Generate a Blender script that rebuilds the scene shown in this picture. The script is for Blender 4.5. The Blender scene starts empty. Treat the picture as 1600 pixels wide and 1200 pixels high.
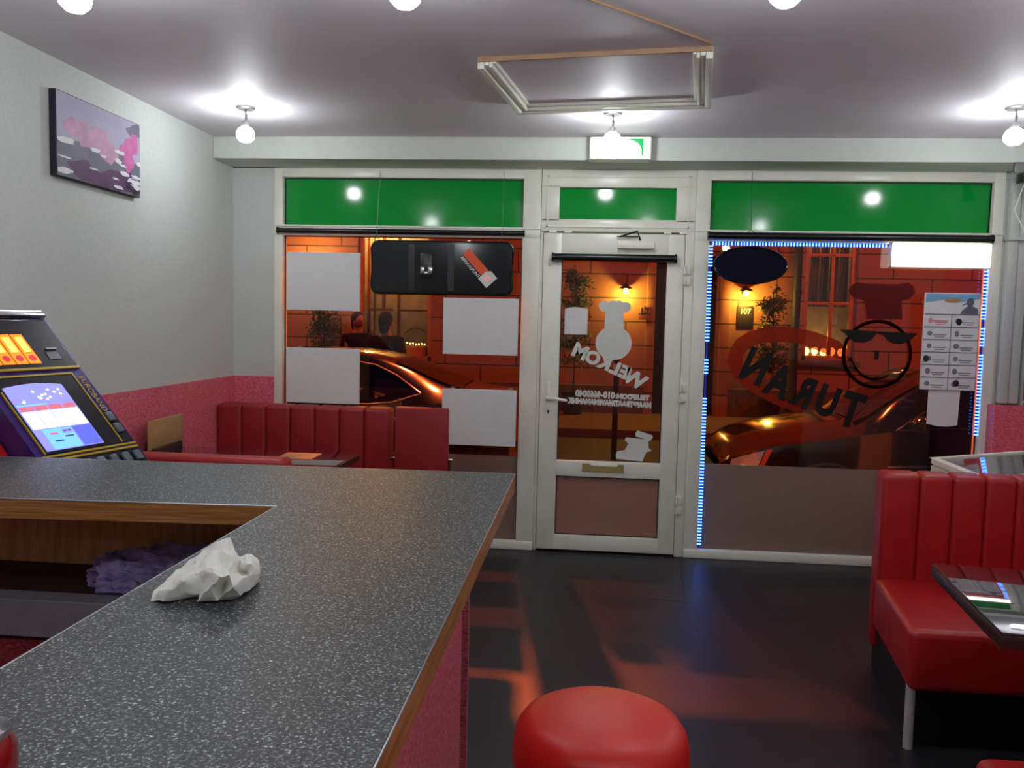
import bpy, bmesh, math, random
from mathutils import Vector, Matrix, noise
from mathutils.geometry import delaunay_2d_cdt
random.seed(7)
S = bpy.context.scene
C = S.collection
PI = math.pi

# ------------------------------------------------------------------ camera
def make_camera():
    f, p, r, w, h = 1300.0, .0766, -.0229, -.0907, 1.54
    fwd = Vector((math.sin(w)*math.cos(p), math.cos(w)*math.cos(p), -math.sin(p)))
    right = Vector((math.cos(w), -math.sin(w), 0)); down = fwd.cross(right)
    r2 = math.cos(r)*right + math.sin(r)*down
    d2 = -math.sin(r)*right + math.cos(r)*down
    m = Matrix(((r2.x, -d2.x, -fwd.x, 0), (r2.y, -d2.y, -fwd.y, 0), (r2.z, -d2.z, -fwd.z, h), (0, 0, 0, 1)))
    cd = bpy.data.cameras.new('camera'); co = bpy.data.objects.new('camera', cd); C.objects.link(co)
    co.matrix_world = m
    cd.sensor_fit = 'HORIZONTAL'; cd.sensor_width = 36; cd.lens = f/1600*36; cd.clip_start = .02; cd.clip_end = 200
    S.camera = co
make_camera()

# ------------------------------------------------------------------ world, exposure, street light
W = bpy.data.worlds.new('night_sky'); S.world = W; W.use_nodes = True
W.node_tree.nodes['Background'].inputs[0].default_value = (.012, .014, .035, 1)
W.node_tree.nodes['Background'].inputs[1].default_value = .6
S.view_settings.view_transform = 'Standard'; S.view_settings.look = 'None'
S.view_settings.exposure = 0.0; S.view_settings.gamma = 1; S.view_settings.use_curve_mapping = False
BULB = 105.0          # emission of each ceiling bulb
def lamp(name, kind, loc, energy, color, size=.1, rot=None, spot=None):
    d = bpy.data.lights.new(name, kind); d.energy = energy; d.color = color
    if kind == 'AREA': d.size = size
    else: d.shadow_soft_size = size
    if spot: d.spot_size = spot; d.spot_blend = .4
    o = bpy.data.objects.new(name, d); C.objects.link(o); o.location = loc
    if rot: o.rotation_euler = rot
    return o
ORANGE = (1, .13, .03)
d_ = Vector((.5, 4.2, .6))-Vector((-1.1, 10.4, 6.1))
lamp('street_light', 'SPOT', (-1.1, 10.4, 6.1), 3900, ORANGE, .10, d_.to_track_quat('-Z', 'Y').to_euler(), math.radians(75))
lamp('street_light', 'POINT', (1.0, 9.6, 6.6), 260, ORANGE, .12)
lamp('street_light', 'POINT', (6.5, 10.4, 6.1), 850, ORANGE, .12)
lamp('street_light', 'POINT', (-5.5, 10.4, 6.1), 600, ORANGE, .12)

# ------------------------------------------------------------------ materials
def lin(c):
    return tuple((v/255/12.92 if v/255 <= .04045 else ((v/255+.055)/1.055)**2.4) for v in c)
M = {}
def mat(name, rgb, rough=.6, metal=0, var=.08, scale=20, bump=0, bscale=200, emit=None, coat=0, trans=0, spec=.5, alpha=None):
    """procedural principled material: base colour broken up by object-space noise"""
    if name in M: return M[name]
    m = bpy.data.materials.new(name); m.use_nodes = True; nt = m.node_tree; N = nt.nodes; L = nt.links
    b = N['Principled BSDF']; c = lin(rgb)
    tc = N.new('ShaderNodeTexCoord'); nz = N.new('ShaderNodeTexNoise'); nz.inputs['Scale'].default_value = scale; nz.inputs['Detail'].default_value = 4
    L.new(tc.outputs['Object'], nz.inputs['Vector'])
    rp = N.new('ShaderNodeValToRGB'); e = rp.color_ramp.elements
    e[0].position = .3; e[1].position = .7
    e[0].color = tuple(v*(1-var) for v in c)+(1,); e[1].color = tuple(min(1, v*(1+var)) for v in c)+(1,)
    L.new(nz.outputs['Fac'], rp.inputs['Fac']); L.new(rp.outputs['Color'], b.inputs['Base Color'])
    b.inputs['Roughness'].default_value = rough; b.inputs['Metallic'].default_value = metal
    b.inputs['Coat Weight'].default_value = coat; b.inputs['Coat Roughness'].default_value = .05
    b.inputs['Specular IOR Level'].default_value = spec
    if trans: b.inputs['Transmission Weight'].default_value = trans
    if bump:
        n2 = N.new('ShaderNodeTexNoise'); n2.inputs['Scale'].default_value = bscale; n2.inputs['Detail'].default_value = 6
        L.new(tc.outputs['Object'], n2.inputs['Vector'])
        bp = N.new('ShaderNodeBump'); bp.inputs['Strength'].default_value = bump; bp.inputs['Distance'].default_value = .002
        L.new(n2.outputs['Fac'], bp.inputs['Height']); L.new(bp.outputs['Normal'], b.inputs['Normal'])
    if emit:
        b.inputs['Emission Color'].default_value = lin(rgb)+(1,); b.inputs['Emission Strength'].default_value = emit
    M[name] = m; return m
def nodes(m): return m.node_tree.nodes, m.node_tree.links, m.node_tree.nodes['Principled BSDF']

mat('wall_paint', (202, 207, 202), .7, var=.04, scale=60, bump=.35, bscale=260)
mat('ceiling_paint', (220, 216, 222), .6, var=.03, scale=3, bump=.05)
mat('beam_paint', (206, 212, 204), .6, var=.03)
mat('white_plastic', (236, 236, 222), .28, var=.04, scale=8)
mat('gasket', (30, 30, 30), .6)
mat('green_panel', (4, 146, 54), .10, var=.03, scale=5, spec=.25)
mat('board_white', (222, 222, 220), .6, var=.02)
mat('paper_white', (246, 245, 236), .75, var=.03, scale=30, bump=.15, bscale=90)
mat('black_plastic', (14, 15, 18), .3, var=.1)
mat('black_gloss', (16, 18, 22), .12, var=.1)
mat('oval_dark', (14, 14, 34), .7, spec=.1)
mat('dark_metal', (60, 62, 60), .3, .8)
mat('chrome', (200, 200, 200), .18, 1, var=.03)
mat('chrome_leg', (200, 200, 198), .4, .3, var=.04)
mat('brushed_metal', (150, 150, 148), .35, .9, var=.05)
mat('brass', (176, 158, 98), .35, .3, var=.05)
mat('red_leather', (166, 24, 27), .38, var=.07, scale=12, bump=.12, bscale=350)
mat('red_stool', (206, 30, 22), .42, var=.04, scale=9, bump=.08, bscale=300)
mat('red_back', (146, 24, 30), .5, var=.06, scale=18, bump=.12, bscale=350)
mat('plinth_black', (14, 13, 14), .5, var=.1)
mat('table_dark', (58, 34, 34), .3, var=.1)
mat('glass_table', (40, 42, 48), .03, var=.02, spec=1.0, coat=1)
mat('kraft', (168, 132, 88), .7, var=.1, scale=14)
mat('dark_glass', (8, 8, 10), .06, var=.05)
mat('purple_cloth', (136, 122, 168), .9, var=.4, scale=26, bump=.4, bscale=60)
mat('lilac_light', (190, 150, 200), .8)
mat('can_red', (178, 16, 22), .25, .5, var=.04, coat=1)
mat('aluminium', (190, 190, 192), .28, 1, var=.03)
mat('vinyl_black', (16, 9, 10), .5)
mat('vinyl_white', (215, 218, 210), .6, var=.02)
mat('orange_label', (222, 84, 38), .45, var=.05)
mat('concrete', (96, 72, 62), .85, var=.12, scale=6)
mat('asphalt', (48, 44, 42), .7, var=.2, scale=30)
mat('dark_brown', (40, 26, 20), .6, var=.15)
mat('warm_wood', (196, 132, 66), .5, var=.15, scale=12)
mat('coat_cloth', (24, 22, 34), .9, var=.15)
mat('trousers', (18, 18, 24), .9)
mat('skin', (190, 140, 115), .6, var=.04)
mat('hair', (40, 26, 20), .8, var=.2)
mat('leaf', (52, 66, 26), .6, var=.3, scale=8)
mat('bark', (50, 36, 26), .85)
mat('car_paint', (12, 9, 14), .15, 0, var=.05, coat=1)
mat('car_glass', (6, 6, 8), .04, var=.02, spec=.8)
mat('tyre', (14, 14, 14), .8)
mat('hubcap', (190, 190, 190), .3, .8)
mat('tail_red', (150, 10, 12), .15)
mat('headlight', (210, 205, 190), .12, .2)
mat('amber', (230, 90, 20), .2)
mat('pink_board', (200, 84, 104), .5, var=.06)
mat('exit_green', (0, 150, 72), .4, emit=1.0)
mat('exit_glare', (236, 244, 226), .4, emit=1.0)
mat('sign_lit', (255, 246, 236), .4, emit=3.5)
mat('led_blue', (70, 135, 255), .3, emit=9.0)
mat('strip_base', (40, 60, 190), .5)
mat('window_curtain', (120, 108, 100), .8, var=.3, scale=5)
mat('warm_glow', (255, 200, 100), .5, emit=8.0)
mat('reel_orange', (255, 118, 18), .4, emit=1.6)
mat('reel_yellow', (255, 205, 80), .4, emit=2.2)
mat('reel_red', (190, 40, 60), .4, emit=.8)
mat('scr_blue', (92, 100, 235), .2, emit=1.0)
mat('scr_lilac', (140, 140, 235), .2, emit=1.0)
mat('scr_white', (236, 248, 255), .2, emit=1.05)
mat('scr_red', (205, 110, 125), .2, emit=.9)
mat('scr_cyan', (120, 190, 250), .2, emit=1.0)
mat('scr_dark', (40, 60, 110), .2, emit=.5)
mat('machine_purple', (52, 30, 110), .25, var=.15, coat=.6)
mat('machine_black', (16, 16, 26), .2, var=.15, coat=.6)
mat('machine_gold', (190, 160, 50), .35, .3)
mat('machine_red', (180, 12, 12), .3, var=.06)
mat('machine_chrome', (225, 228, 235), .12, 1)
mat('button_grey', (92, 100, 108), .35)
mat('beige_trim', (176, 140, 110), .6)
mat('sky_blue', (120, 170, 205), .5)
mat('print_grey', (120, 118, 128), .6)
mat('print_lilac', (172, 166, 192), .6, var=.1, scale=4)
mat('print_mid', (104, 102, 118), .6, var=.2, scale=6)
mat('print_pink', (196, 146, 178), .6, var=.2, scale=14)
mat('print_magenta', (200, 96, 162), .6, var=.2, scale=20)
mat('print_plum', (84, 44, 88), .6, var=.3, scale=10)
mat('print_white', (230, 228, 232), .6, var=.1, scale=20)
mat('print_dark', (34, 30, 44), .6)
mat('poster_blue', (70, 100, 170), .5, var=.2, scale=6)
mat('grey_text', (120, 120, 130), .6)
mat('pink_text', (220, 130, 140), .6)
mat('rubber', (20, 20, 20), .8)
mat('screw', (60, 60, 60), .4, .8)

def glass_mat(name, tint=(1, 1, 1), refl=1.0):
    """clear pane: straight-through transmission plus Fresnel mirror reflection"""
    m = bpy.data.materials.new(name); m.use_nodes = True; nt = m.node_tree; nt.nodes.clear(); N = nt.nodes; L = nt.links
    o = N.new('ShaderNodeOutputMaterial'); mx = N.new('ShaderNodeMixShader'); t = N.new('ShaderNodeBsdfTransparent'); g = N.new('ShaderNodeBsdfGlossy')
    fr = N.new('ShaderNodeFresnel'); fr.inputs['IOR'].default_value = 1.45
    ml = N.new('ShaderNodeMath'); ml.operation = 'MULTIPLY'; ml.inputs[1].default_value = refl
    t.inputs[0].default_value = tint+(1,); g.inputs['Roughness'].default_value = .01
    L.new(fr.outputs[0], ml.inputs[0]); L.new(ml.outputs[0], mx.inputs[0]); L.new(t.outputs[0], mx.inputs[1]); L.new(g.outputs[0], mx.inputs[2]); L.new(mx.outputs[0], o.inputs[0])
    M[name] = m; return m
glass_mat('glass_clear', (.93, .95, .94), .9)

def film_mat(name, col, op, rough=.6):
    """vinyl or frosted film: partly see-through diffuse layer"""
    m = bpy.data.materials.new(name); m.use_nodes = True; nt = m.node_tree; nt.nodes.clear(); N = nt.nodes; L = nt.links
    o = N.new('ShaderNodeOutputMaterial'); mx = N.new('ShaderNodeMixShader'); t = N.new('ShaderNodeBsdfTransparent')
    b = N.new('ShaderNodeBsdfPrincipled'); b.inputs['Base Color'].default_value = lin(col)+(1,); b.inputs['Roughness'].default_value = rough
    tr = N.new('ShaderNodeBsdfTranslucent'); tr.inputs[0].default_value = lin(col)+(1,)
    m2 = N.new('ShaderNodeMixShader'); m2.inputs[0].default_value = .35
    nz = N.new('ShaderNodeTexNoise'); nz.inputs['Scale'].default_value = 30
    ad = N.new('ShaderNodeMath'); ad.operation = 'MULTIPLY_ADD'; ad.inputs[1].default_value = .04; ad.inputs[2].default_value = op-.02
    L.new(nz.outputs['Fac'], ad.inputs[0]); L.new(ad.outputs[0], mx.inputs[0])
    t.inputs[0].default_value = tuple(v*.6+.4 for v in lin(col))+(1,)
    L.new(b.outputs[0], m2.inputs[1]); L.new(tr.outputs[0], m2.inputs[2])
    L.new(t.outputs[0], mx.inputs[1]); L.new(m2.outputs[0], mx.inputs[2]); L.new(mx.outputs[0], o.inputs[0])
    M[name] = m; return m
film_mat('frosted_film', (158, 138, 124), .96, .25)
film_mat('vinyl_red', (120, 14, 8), .55)
film_mat('vinyl_red_light', (190, 52, 14), .42)
film_mat('vinyl_smoke', (10, 5, 7), .93)

def counter_mat():
    m = mat('counter_top', (84, 88, 88), .46, var=.1, scale=4); N, L, b = nodes(m)
    tc = N.new('ShaderNodeTexCoord')
    nz = N.new('ShaderNodeTexNoise'); nz.inputs['Scale'].default_value = 215; nz.inputs['Detail'].default_value = 3; nz.inputs['Roughness'].default_value = .7
    L.new(tc.outputs['Object'], nz.inputs['Vector'])
    r = N.new('ShaderNodeValToRGB'); e = r.color_ramp.elements
    e[0].position = .38; e[0].color = lin((22, 25, 27))+(1,); e[1].position = .70; e[1].color = lin((235, 238, 240))+(1,)
    a = r.color_ramp.elements.new(.52); a.color = lin((52, 56, 58))+(1,)
    c = r.color_ramp.elements.new(.61); c.color = lin((112, 117, 119))+(1,)
    L.new(nz.outputs['Fac'], r.inputs['Fac']); L.new(r.outputs['Color'], b.inputs['Base Color'])
    bp = N.new('ShaderNodeBump'); bp.inputs['Strength'].default_value = .25; bp.inputs['Distance'].default_value = .001
    L.new(nz.outputs['Fac'], bp.inputs['Height']); L.new(bp.outputs['Normal'], b.inputs['Normal'])
counter_mat()
def pink_mat():
    m = mat('pink_wallpaper', (200, 70, 92), .55, var=.1); N, L, b = nodes(m)
    tc = N.new('ShaderNodeTexCoord'); mp = N.new('ShaderNodeMapping'); mp.inputs['Scale'].default_value = (60, 60, 260); mp.inputs['Rotation'].default_value = (.5, .3, .4)
    nz = N.new('ShaderNodeTexNoise'); nz.inputs['Scale'].default_value = 1; nz.inputs['Detail'].default_value = 5
    L.new(tc.outputs['Object'], mp.inputs[0]); L.new(mp.outputs[0], nz.inputs['Vector'])
    r = N.new('ShaderNodeValToRGB'); e = r.color_ramp.elements
    e[0].position = .35; e[0].color = lin((196, 58, 80))+(1,); e[1].position = .68; e[1].color = lin((238, 136, 150))+(1,)
    L.new(nz.outputs['Fac'], r.inputs['Fac']); L.new(r.outputs['Color'], b.inputs['Base Color'])
pink_mat()
def wood_mat(name, a, bcol, scale=(1, 14, 30), rough=.4):
    m = mat(name, a, rough); N, L, b = nodes(m)
    tc = N.new('ShaderNodeTexCoord'); mp = N.new('ShaderNodeMapping'); mp.inputs['Scale'].default_value = scale
    nz = N.new('ShaderNodeTexNoise'); nz.inputs['Scale'].default_value = 3; nz.inputs['Detail'].default_value = 6; nz.inputs['Distortion'].default_value = .6
    L.new(tc.outputs['Object'], mp.inputs[0]); L.new(mp.outputs[0], nz.inputs['Vector'])
    r = N.new('ShaderNodeValToRGB'); e = r.color_ramp.elements
    e[0].position = .35; e[0].color = lin(a)+(1,); e[1].position = .65; e[1].color = lin(bcol)+(1,)
    L.new(nz.outputs['Fac'], r.inputs['Fac']); L.new(r.outputs['Color'], b.inputs['Base Color'])
wood_mat('edge_wood', (142, 92, 42), (188, 136, 76), (2, 2, 60))
wood_mat('panel_wood', (176, 128, 74), (200, 154, 96), (20, 2, 3))
wood_mat('floor_wood', (90, 44, 24), (130, 70, 36), (14, 2, 2))
def floor_mat():
    m = mat('floor_tile', (40, 40, 46), .42); N, L, b = nodes(m)
    tc = N.new('ShaderNodeTexCoord'); br = N.new('ShaderNodeTexBrick')
    br.offset = 0; br.inputs['Scale'].default_value = 1; br.inputs['Brick Width'].default_value = .5; br.inputs['Row Height'].default_value = .5; br.inputs['Mortar Size'].default_value = .002
    br.inputs['Color1'].default_value = lin((33, 33, 38))+(1,); br.inputs['Color2'].default_value = lin((36, 36, 41))+(1,); br.inputs['Mortar'].default_value = lin((28, 28, 30))+(1,)
    L.new(tc.outputs['Object'], br.inputs['Vector'])
    nz = N.new('ShaderNodeTexNoise'); nz.inputs['Scale'].default_value = 90; nz.inputs['Detail'].default_value = 4
    mx = N.new('ShaderNodeMix'); mx.data_type = 'RGBA'; mx.blend_type = 'MULTIPLY'; mx.inputs[0].default_value = .5
    L.new(br.outputs['Color'], mx.inputs[6]); L.new(nz.outputs['Color'], mx.inputs[7]); L.new(mx.outputs[2], b.inputs['Base Color'])
floor_mat()
def stone_mat():
    m = mat('facade_stone', (150, 104, 72), .8); N, L, b = nodes(m)
    tc = N.new('ShaderNodeTexCoord'); mp = N.new('ShaderNodeMapping'); mp.inputs['Rotation'].default_value = (PI/2, 0, 0)
    br = N.new('ShaderNodeTexBrick'); br.inputs['Scale'].default_value = 1; br.inputs['Brick Width'].default_value = 1.3; br.inputs['Row Height'].default_value = .42; br.inputs['Mortar Size'].default_value = .012
    br.inputs['Color1'].default_value = lin((164, 104, 78))+(1,); br.inputs['Color2'].default_value = lin((150, 94, 70))+(1,); br.inputs['Mortar'].default_value = lin((60, 40, 32))+(1,)
    L.new(tc.outputs['Object'], mp.inputs[0]); L.new(mp.outputs[0], br.inputs['Vector']); L.new(br.outputs['Color'], b.inputs['Base Color'])
stone_mat()

# ------------------------------------------------------------------ object helpers
OFF = {}
def link(o, name, parent):
    C.objects.link(o)
    if parent is not None: o.parent = parent; OFF[o.name] = OFF[parent.name]
    else: OFF[o.name] = Vector((0, 0, 0))
def tag(o, label=None, cat=None, group=None, kind=None):
    if label: o['label'] = label
    if cat: o['category'] = cat
    if group: o['group'] = group
    if kind: o['kind'] = kind
    return o
def thing(name, label, cat, loc=(0, 0, 0), group=None, kind=None):
    o = bpy.data.objects.new(name, None); C.objects.link(o); o.location = loc; o.empty_display_size = .1
    OFF[o.name] = Vector(loc); tag(o, label, cat, group, kind); return o
class B:
    """collects shapes in world coordinates and builds ONE mesh object"""
    def __init__(s): s.bm = bmesh.new(); s.mi = 0
    def _m(s, fs, mi):
        for f in fs: f.material_index = mi
    def box(s, x0, x1, y0, y1, z0, z1, bev=0, seg=2, mi=0, M4=None):
        t = bmesh.new(); bmesh.ops.create_cube(t, size=1)
        for v in t.verts: v.co = Vector((x0+(v.co.x+.5)*(x1-x0), y0+(v.co.y+.5)*(y1-y0), z0+(v.co.z+.5)*(z1-z0)))
        if bev: bmesh.ops.bevel(t, geom=list(t.edges), offset=bev, segments=seg, profile=.5, affect='EDGES')
        return s.add(t, mi, M4)
    def add(s, t, mi=0, M4=None):
        if M4 is not None: bmesh.ops.transform(t, matrix=M4, verts=t.verts)
        for f in t.faces: f.material_index = mi
        me = bpy.data.meshes.new('tmp'); t.to_mesh(me); t.free(); s.bm.from_mesh(me); bpy.data.meshes.remove(me); return s
    def cyl(s, p, q, r, r2=None, n=24, mi=0, caps=True):
        p = Vector(p); q = Vector(q); d = q-p; t = bmesh.new()
        bmesh.ops.create_cone(t, cap_ends=caps, segments=n, radius1=r, radius2=r if r2 is None else r2, depth=d.length)
        return s.add(t, mi, Matrix.Translation((p+q)/2) @ d.to_track_quat('Z', 'Y').to_matrix().to_4x4())
    def sph(s, c, r, sc=(1, 1, 1), n=20, mi=0, rot=None):
        t = bmesh.new(); bmesh.ops.create_uvsphere(t, u_segments=n, v_segments=n//2+2, radius=r)
        m = Matrix.Translation(c) @ (rot.to_4x4() if rot else Matrix()) @ Matrix.Diagonal((sc[0], sc[1], sc[2], 1))
        return s.add(t, mi, m)
    def tube(s, pts, r, n=8, mi=0, closed=False):
        pts = [Vector(p) for p in pts]; t = bmesh.new(); rings = []; k = len(pts)
        for i, p in enumerate(pts):
            a = pts[(i-1) % k] if (closed or i > 0) else p; b = pts[(i+1) % k] if (closed or i < k-1) else p
            q = (b-a).to_track_quat('Z', 'Y'); rr = r[i] if isinstance(r, (list, tuple)) else r
            rings.append([t.verts.new(p+q @ Vector((math.cos(j*2*PI/n)*rr, math.sin(j*2*PI/n)*rr, 0))) for j in range(n)])
        for i in range(k if closed else k-1):
            A = rings[i]; Bq = rings[(i+1) % k]
            for j in range(n): t.faces.new((A[j], A[(j+1) % n], Bq[(j+1) % n], Bq[j]))
        if not closed: t.faces.new(rings[0][::-1]); t.faces.new(rings[-1])
        return s.add(t, mi)
    def lathe(s, prof, c=(0, 0, 0), n=48, mi=0):
        t = bmesh.new(); rings = []
        for r, z in prof:
            if r < 1e-6: rings.append([t.verts.new((c[0], c[1], c[2]+z))])
            else: rings.append([t.verts.new((c[0]+r*math.cos(j*2*PI/n), c[1]+r*math.sin(j*2*PI/n), c[2]+z)) for j in range(n)])
        for A, Bq in zip(rings, rings[1:]):
            for j in range(n):
                a, b = A[j % len(A)], A[(j+1) % n % len(A)] if len(A) > 1 else A[0]
                c1, d = Bq[(j+1) % n % len(Bq)] if len(Bq) > 1 else Bq[0], Bq[j % len(Bq)]
                vs = []
                for v in (a, b, c1, d):
                    if v not in vs: vs.append(v)
                if len(vs) > 2:
                    try: t.faces.new(vs)
                    except ValueError: pass
        return s.add(t, mi)
    def prism(s, poly, M4, depth, mi=0, bev=0):
        """polygon in local XY pushed along local +Z by depth, then placed by M4"""
        t = bmesh.new(); a = [t.verts.new((p[0], p[1], 0)) for p in poly]; f = t.faces.new(a)
        r = bmesh.ops.extrude_face_region(t, geom=[f]); vs = [v for v in r['geom'] if isinstance(v, bmesh.types.BMVert)]
        bmesh.ops.translate(t, verts=vs, vec=(0, 0, depth)); bmesh.ops.recalc_face_normals(t, faces=t.faces)
        if bev: bmesh.ops.bevel(t, geom=list(t.edges), offset=bev, segments=2, affect='EDGES')
        return s.add(t, mi, M4)
    def build(s, name, m, parent=None, smooth=True, offset=None):
        bm = s.bm; bmesh.ops.recalc_face_normals(bm, faces=bm.faces)
        off = OFF[parent.name] if parent is not None else Vector((0, 0, 0))
        if offset is not None: off = Vector(offset)
        bmesh.ops.translate(bm, verts=bm.verts, vec=-off)
        me = bpy.data.meshes.new(name); bm.to_mesh(me); bm.free()
        for x in (m if isinstance(m, (list, tuple)) else [m]): me.materials.append(M[x])
        if smooth:
            me.polygons.foreach_set('use_smooth', [True]*len(me.polygons)); me.set_sharp_from_angle(angle=math.radians(38))
        o = bpy.data.objects.new(name, me); link(o, name, parent)
        if parent is None: o.location = off; OFF[o.name] = off
        return o
def copy_tree(o, parent=None):
    c = o.copy(); C.objects.link(c); c.parent = parent
    for ch in list(o.children): copy_tree(ch, c)
    return c
FX = Matrix(((1, 0, 0), (0, 0, -1), (0, 1, 0))).to_4x4()      # local XY faces the room (-Y)
MX = Matrix(((-1, 0, 0), (0, 0, 1), (0, 1, 0))).to_4x4()      # local XY faces the street (+Y): reads mirrored from inside
def text_into(b, body, size, M4, ext=.0008, mi=0, off=0, sx=1, align='CENTER'):
    cu = bpy.data.curves.new('t', 'FONT'); cu.body = body; cu.size = size; cu.extrude = ext; cu.offset = off; cu.align_x = align; cu.align_y = 'CENTER'; cu.resolution_u = 4
    o = bpy.data.objects.new('t', cu); C.objects.link(o)
    me = bpy.data.meshes.new_from_object(o.evaluated_get(bpy.context.evaluated_depsgraph_get()))
    t = bmesh.new(); t.from_mesh(me); bpy.data.objects.remove(o); bpy.data.curves.remove(cu); bpy.data.meshes.remove(me)
    b.add(t, mi, M4 @ Matrix.Diagonal((sx, 1, 1, 1)))
def rotp(M4, ang): return M4 @ Matrix.Rotation(ang, 4, 'Z')
def at3(x, y, z): return Matrix.Translation((x, y, z))
def ell(cx, cy, rx, ry, n=32, a0=0, a1=2*PI): return [(cx+rx*math.cos(a0+(a1-a0)*i/n), cy+ry*math.sin(a0+(a1-a0)*i/n)) for i in range(n if abs(a1-a0-2*PI) < 1e-6 else n+1)]

CZ = 2.665; XL, XR, YF = -2.42, 2.70, 5.5

# ------------------------------------------------------------------ shell
def struct(name, b, m, parent=None, **k): return tag(b.build(name, m, parent, **k), kind='structure')
struct('floor', B().box(XL-.1, XR+.1, -3.1, 5.62, -.1, 0), 'floor_tile', smooth=False)
struct('ceiling', B().box(XL-.1, XR+.1, -3.1, 5.7, CZ, CZ+.12), 'ceiling_paint', smooth=False)
struct('wall_left', B().box(XL-.12, XL, -3.1, 5.6, 0, CZ), 'wall_paint', smooth=False)
struct('wall_right', B().box(XR, XR+.12, -3.1, 5.6, 0, CZ), 'wall_paint', smooth=False)
struct('wall_back', B().box(XL, XR, -3.1, -3, 0, CZ), 'wall_paint', smooth=False)
b = B(); b.box(XL, -2.13, 5.5, 5.6, 0, 2.525); b.box(2.545, XR, 5.5, 5.6, 0, 2.525); b.box(XL, XR, 5.5, 5.6, 2.52, CZ)
struct('wall_front', b, 'wall_paint', smooth=False)
struct('trim_1', B().box(XL, XR, 5.2, 5.5, 2.525, CZ, .004, 1), 'beam_paint')
b = B(); b.box(XL, XL+.012, -3, 5.488, 0, 1.12, .003, 1)
struct('trim_2', b, 'pink_wallpaper')
struct('trim_3', B().box(XL, -2.13, 5.488, 5.5, 0, 1.12, .003, 1), 'pink_wallpaper')
struct('trim_4', B().box(2.52, XR, 5.40, 5.5, 0, 1.08, .004, 1), 'pink_wallpaper')
struct('trim_5', B().box(XR-.014, XR, -3, 5.40, 0, 1.10, .003, 1), 'pink_wallpaper')
# pilaster of ducting beside the right window
b = B(); b.box(2.56, 2.62, 5.44, 5.5, 1.09, 2.52, .008); b.box(2.625, 2.685, 5.45, 5.5, 1.09, 2.52, .008); b.box(2.55, 2.69, 5.42, 5.5, 2.10, 2.13, .004)
struct('trim_6', b, 'wall_paint')

# ------------------------------------------------------------------ window frames
def frame_rect(b, x0, x1, z0, z1, t, y0, y1, bev=.005):
    b.box(x0, x1, y0, y1, z1-t, z1, bev); b.box(x0, x1, y0, y1, z0, z0+t, bev)
    b.box(x0, x0+t, y0, y1, z0, z1, bev); b.box(x1-t, x1, y0, y1, z0, z1, bev)
def window(name, x0, x1, lx, rx, film=True):
    w = thing(name, None, None, ((x0+x1)/2, 5.5, 0), kind='structure')
    b = B(); b.box(x0, x1, 5.49, 5.58, 2.46, 2.52, .006); b.box(x0, x1, 5.485, 5.58, 2.075, 2.14, .006); b.box(x0, x1, 5.48, 5.58, 0, .058, .006)
    b.box(x0, lx, 5.487, 5.58, .0, 2.52, .006); b.box(rx, x1, 5.487, 5.58, .0, 2.52, .006)
    b.box(x0, x1, 5.478, 5.50, 2.132, 2.146, .003, 1)
    b.build('window_frame', 'white_plastic', w)
    B().box(lx-.005, rx+.005, 5.535, 5.545, 2.135, 2.465).build('upper_panel', 'green_panel', w, smooth=False)
    b = B(); frame_rect(b, lx-.002, rx+.002, 2.138, 2.462, .008, 5.525, 5.536, 0); frame_rect(b, lx-.002, rx+.002, .05, 2.078, .008, 5.525, 5.536, 0)
    b.build('gasket', 'gasket', w, smooth=False)
    B().box(lx-.005, rx+.005, 5.536, 5.542, .05, 2.08).build('glass_pane', 'glass_clear', w, smooth=False)
    B().box(lx, rx, 5.528, 5.5355, .058, .625).build('frosted_film', 'frosted_film', w, smooth=False)
    return w
win_l = window('window_1', -2.13, -.335, -2.07, -.452)
win_r = window('window_2', .66, 2.545, .752, 2.478)
# door_1: transom, leaf and furniture
dr = thing('door_1', None, None, (.15, 5.5, 0), kind='structure')
# frame with a hole for the transom panel
b = B(); b.box(-.333, .66, 5.49, 5.58, 2.408, 2.52, .006); b.box(-.333, .66, 5.49, 5.58, 2.125, 2.205, .006); b.box(-.333, -.216, 5.49, 5.58, 2.19, 2.42, .004); b.box(.536, .66, 5.49, 5.58, 2.19, 2.42, .004)
b.box(.60, .66, 5.49, 5.58, 0, 2.13, .006); b.box(-.33, .62, 5.542, 5.58, 0, .03, .002); b.box(-.33, .62, 5.542, 5.58, 2.10, 2.13, .002); b.box(-.335, -.315, 5.50, 5.58, 0, 2.13, .003)
frame_rect(b, -.30, .62, 2.150, 2.485, .012, 5.484, 5.492, .002)
b.build('door_frame', 'white_plastic', dr)
B().box(-.22, .54, 5.53, 5.54, 2.20, 2.412).build('transom_panel', 'green_panel', dr, smooth=False)
b = B(); lx0, lx1, lz0, lz1 = -.312, .597, .018, 2.112
b.box(lx0, -.19, 5.475, 5.54, lz0, lz1, .006); b.box(.49, lx1, 5.475, 5.54, lz0, lz1, .006)
b.box(-.2, .5, 5.475, 5.54, 1.955, lz1, .006); b.box(-.2, .5, 5.475, 5.54, .515, .622, .006); b.box(-.2, .5, 5.475, 5.54, lz0, .118, .006)
leaf = b.build('door_leaf', 'white_plastic', dr)
B().box(-.195, .495, 5.506, 5.512, .615, 1.96).build('glass_pane', 'glass_clear', dr, smooth=False)
B().box(-.195, .495, 5.503, 5.512, .112, .52).build('frosted_panel', 'frosted_film', dr, smooth=False)
b = B(); frame_rect(b, -.192, .492, .62, 1.957, .008, 5.500, 5.506, 0); frame_rect(b, -.192, .492, .116, .517, .008, 5.497, 5.503, 0)
b.build('gasket', 'gasket', dr, smooth=False)
b = B(); b.box(-.272, -.236, 5.465, 5.476, 1.02, 1.14, .004)
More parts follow.
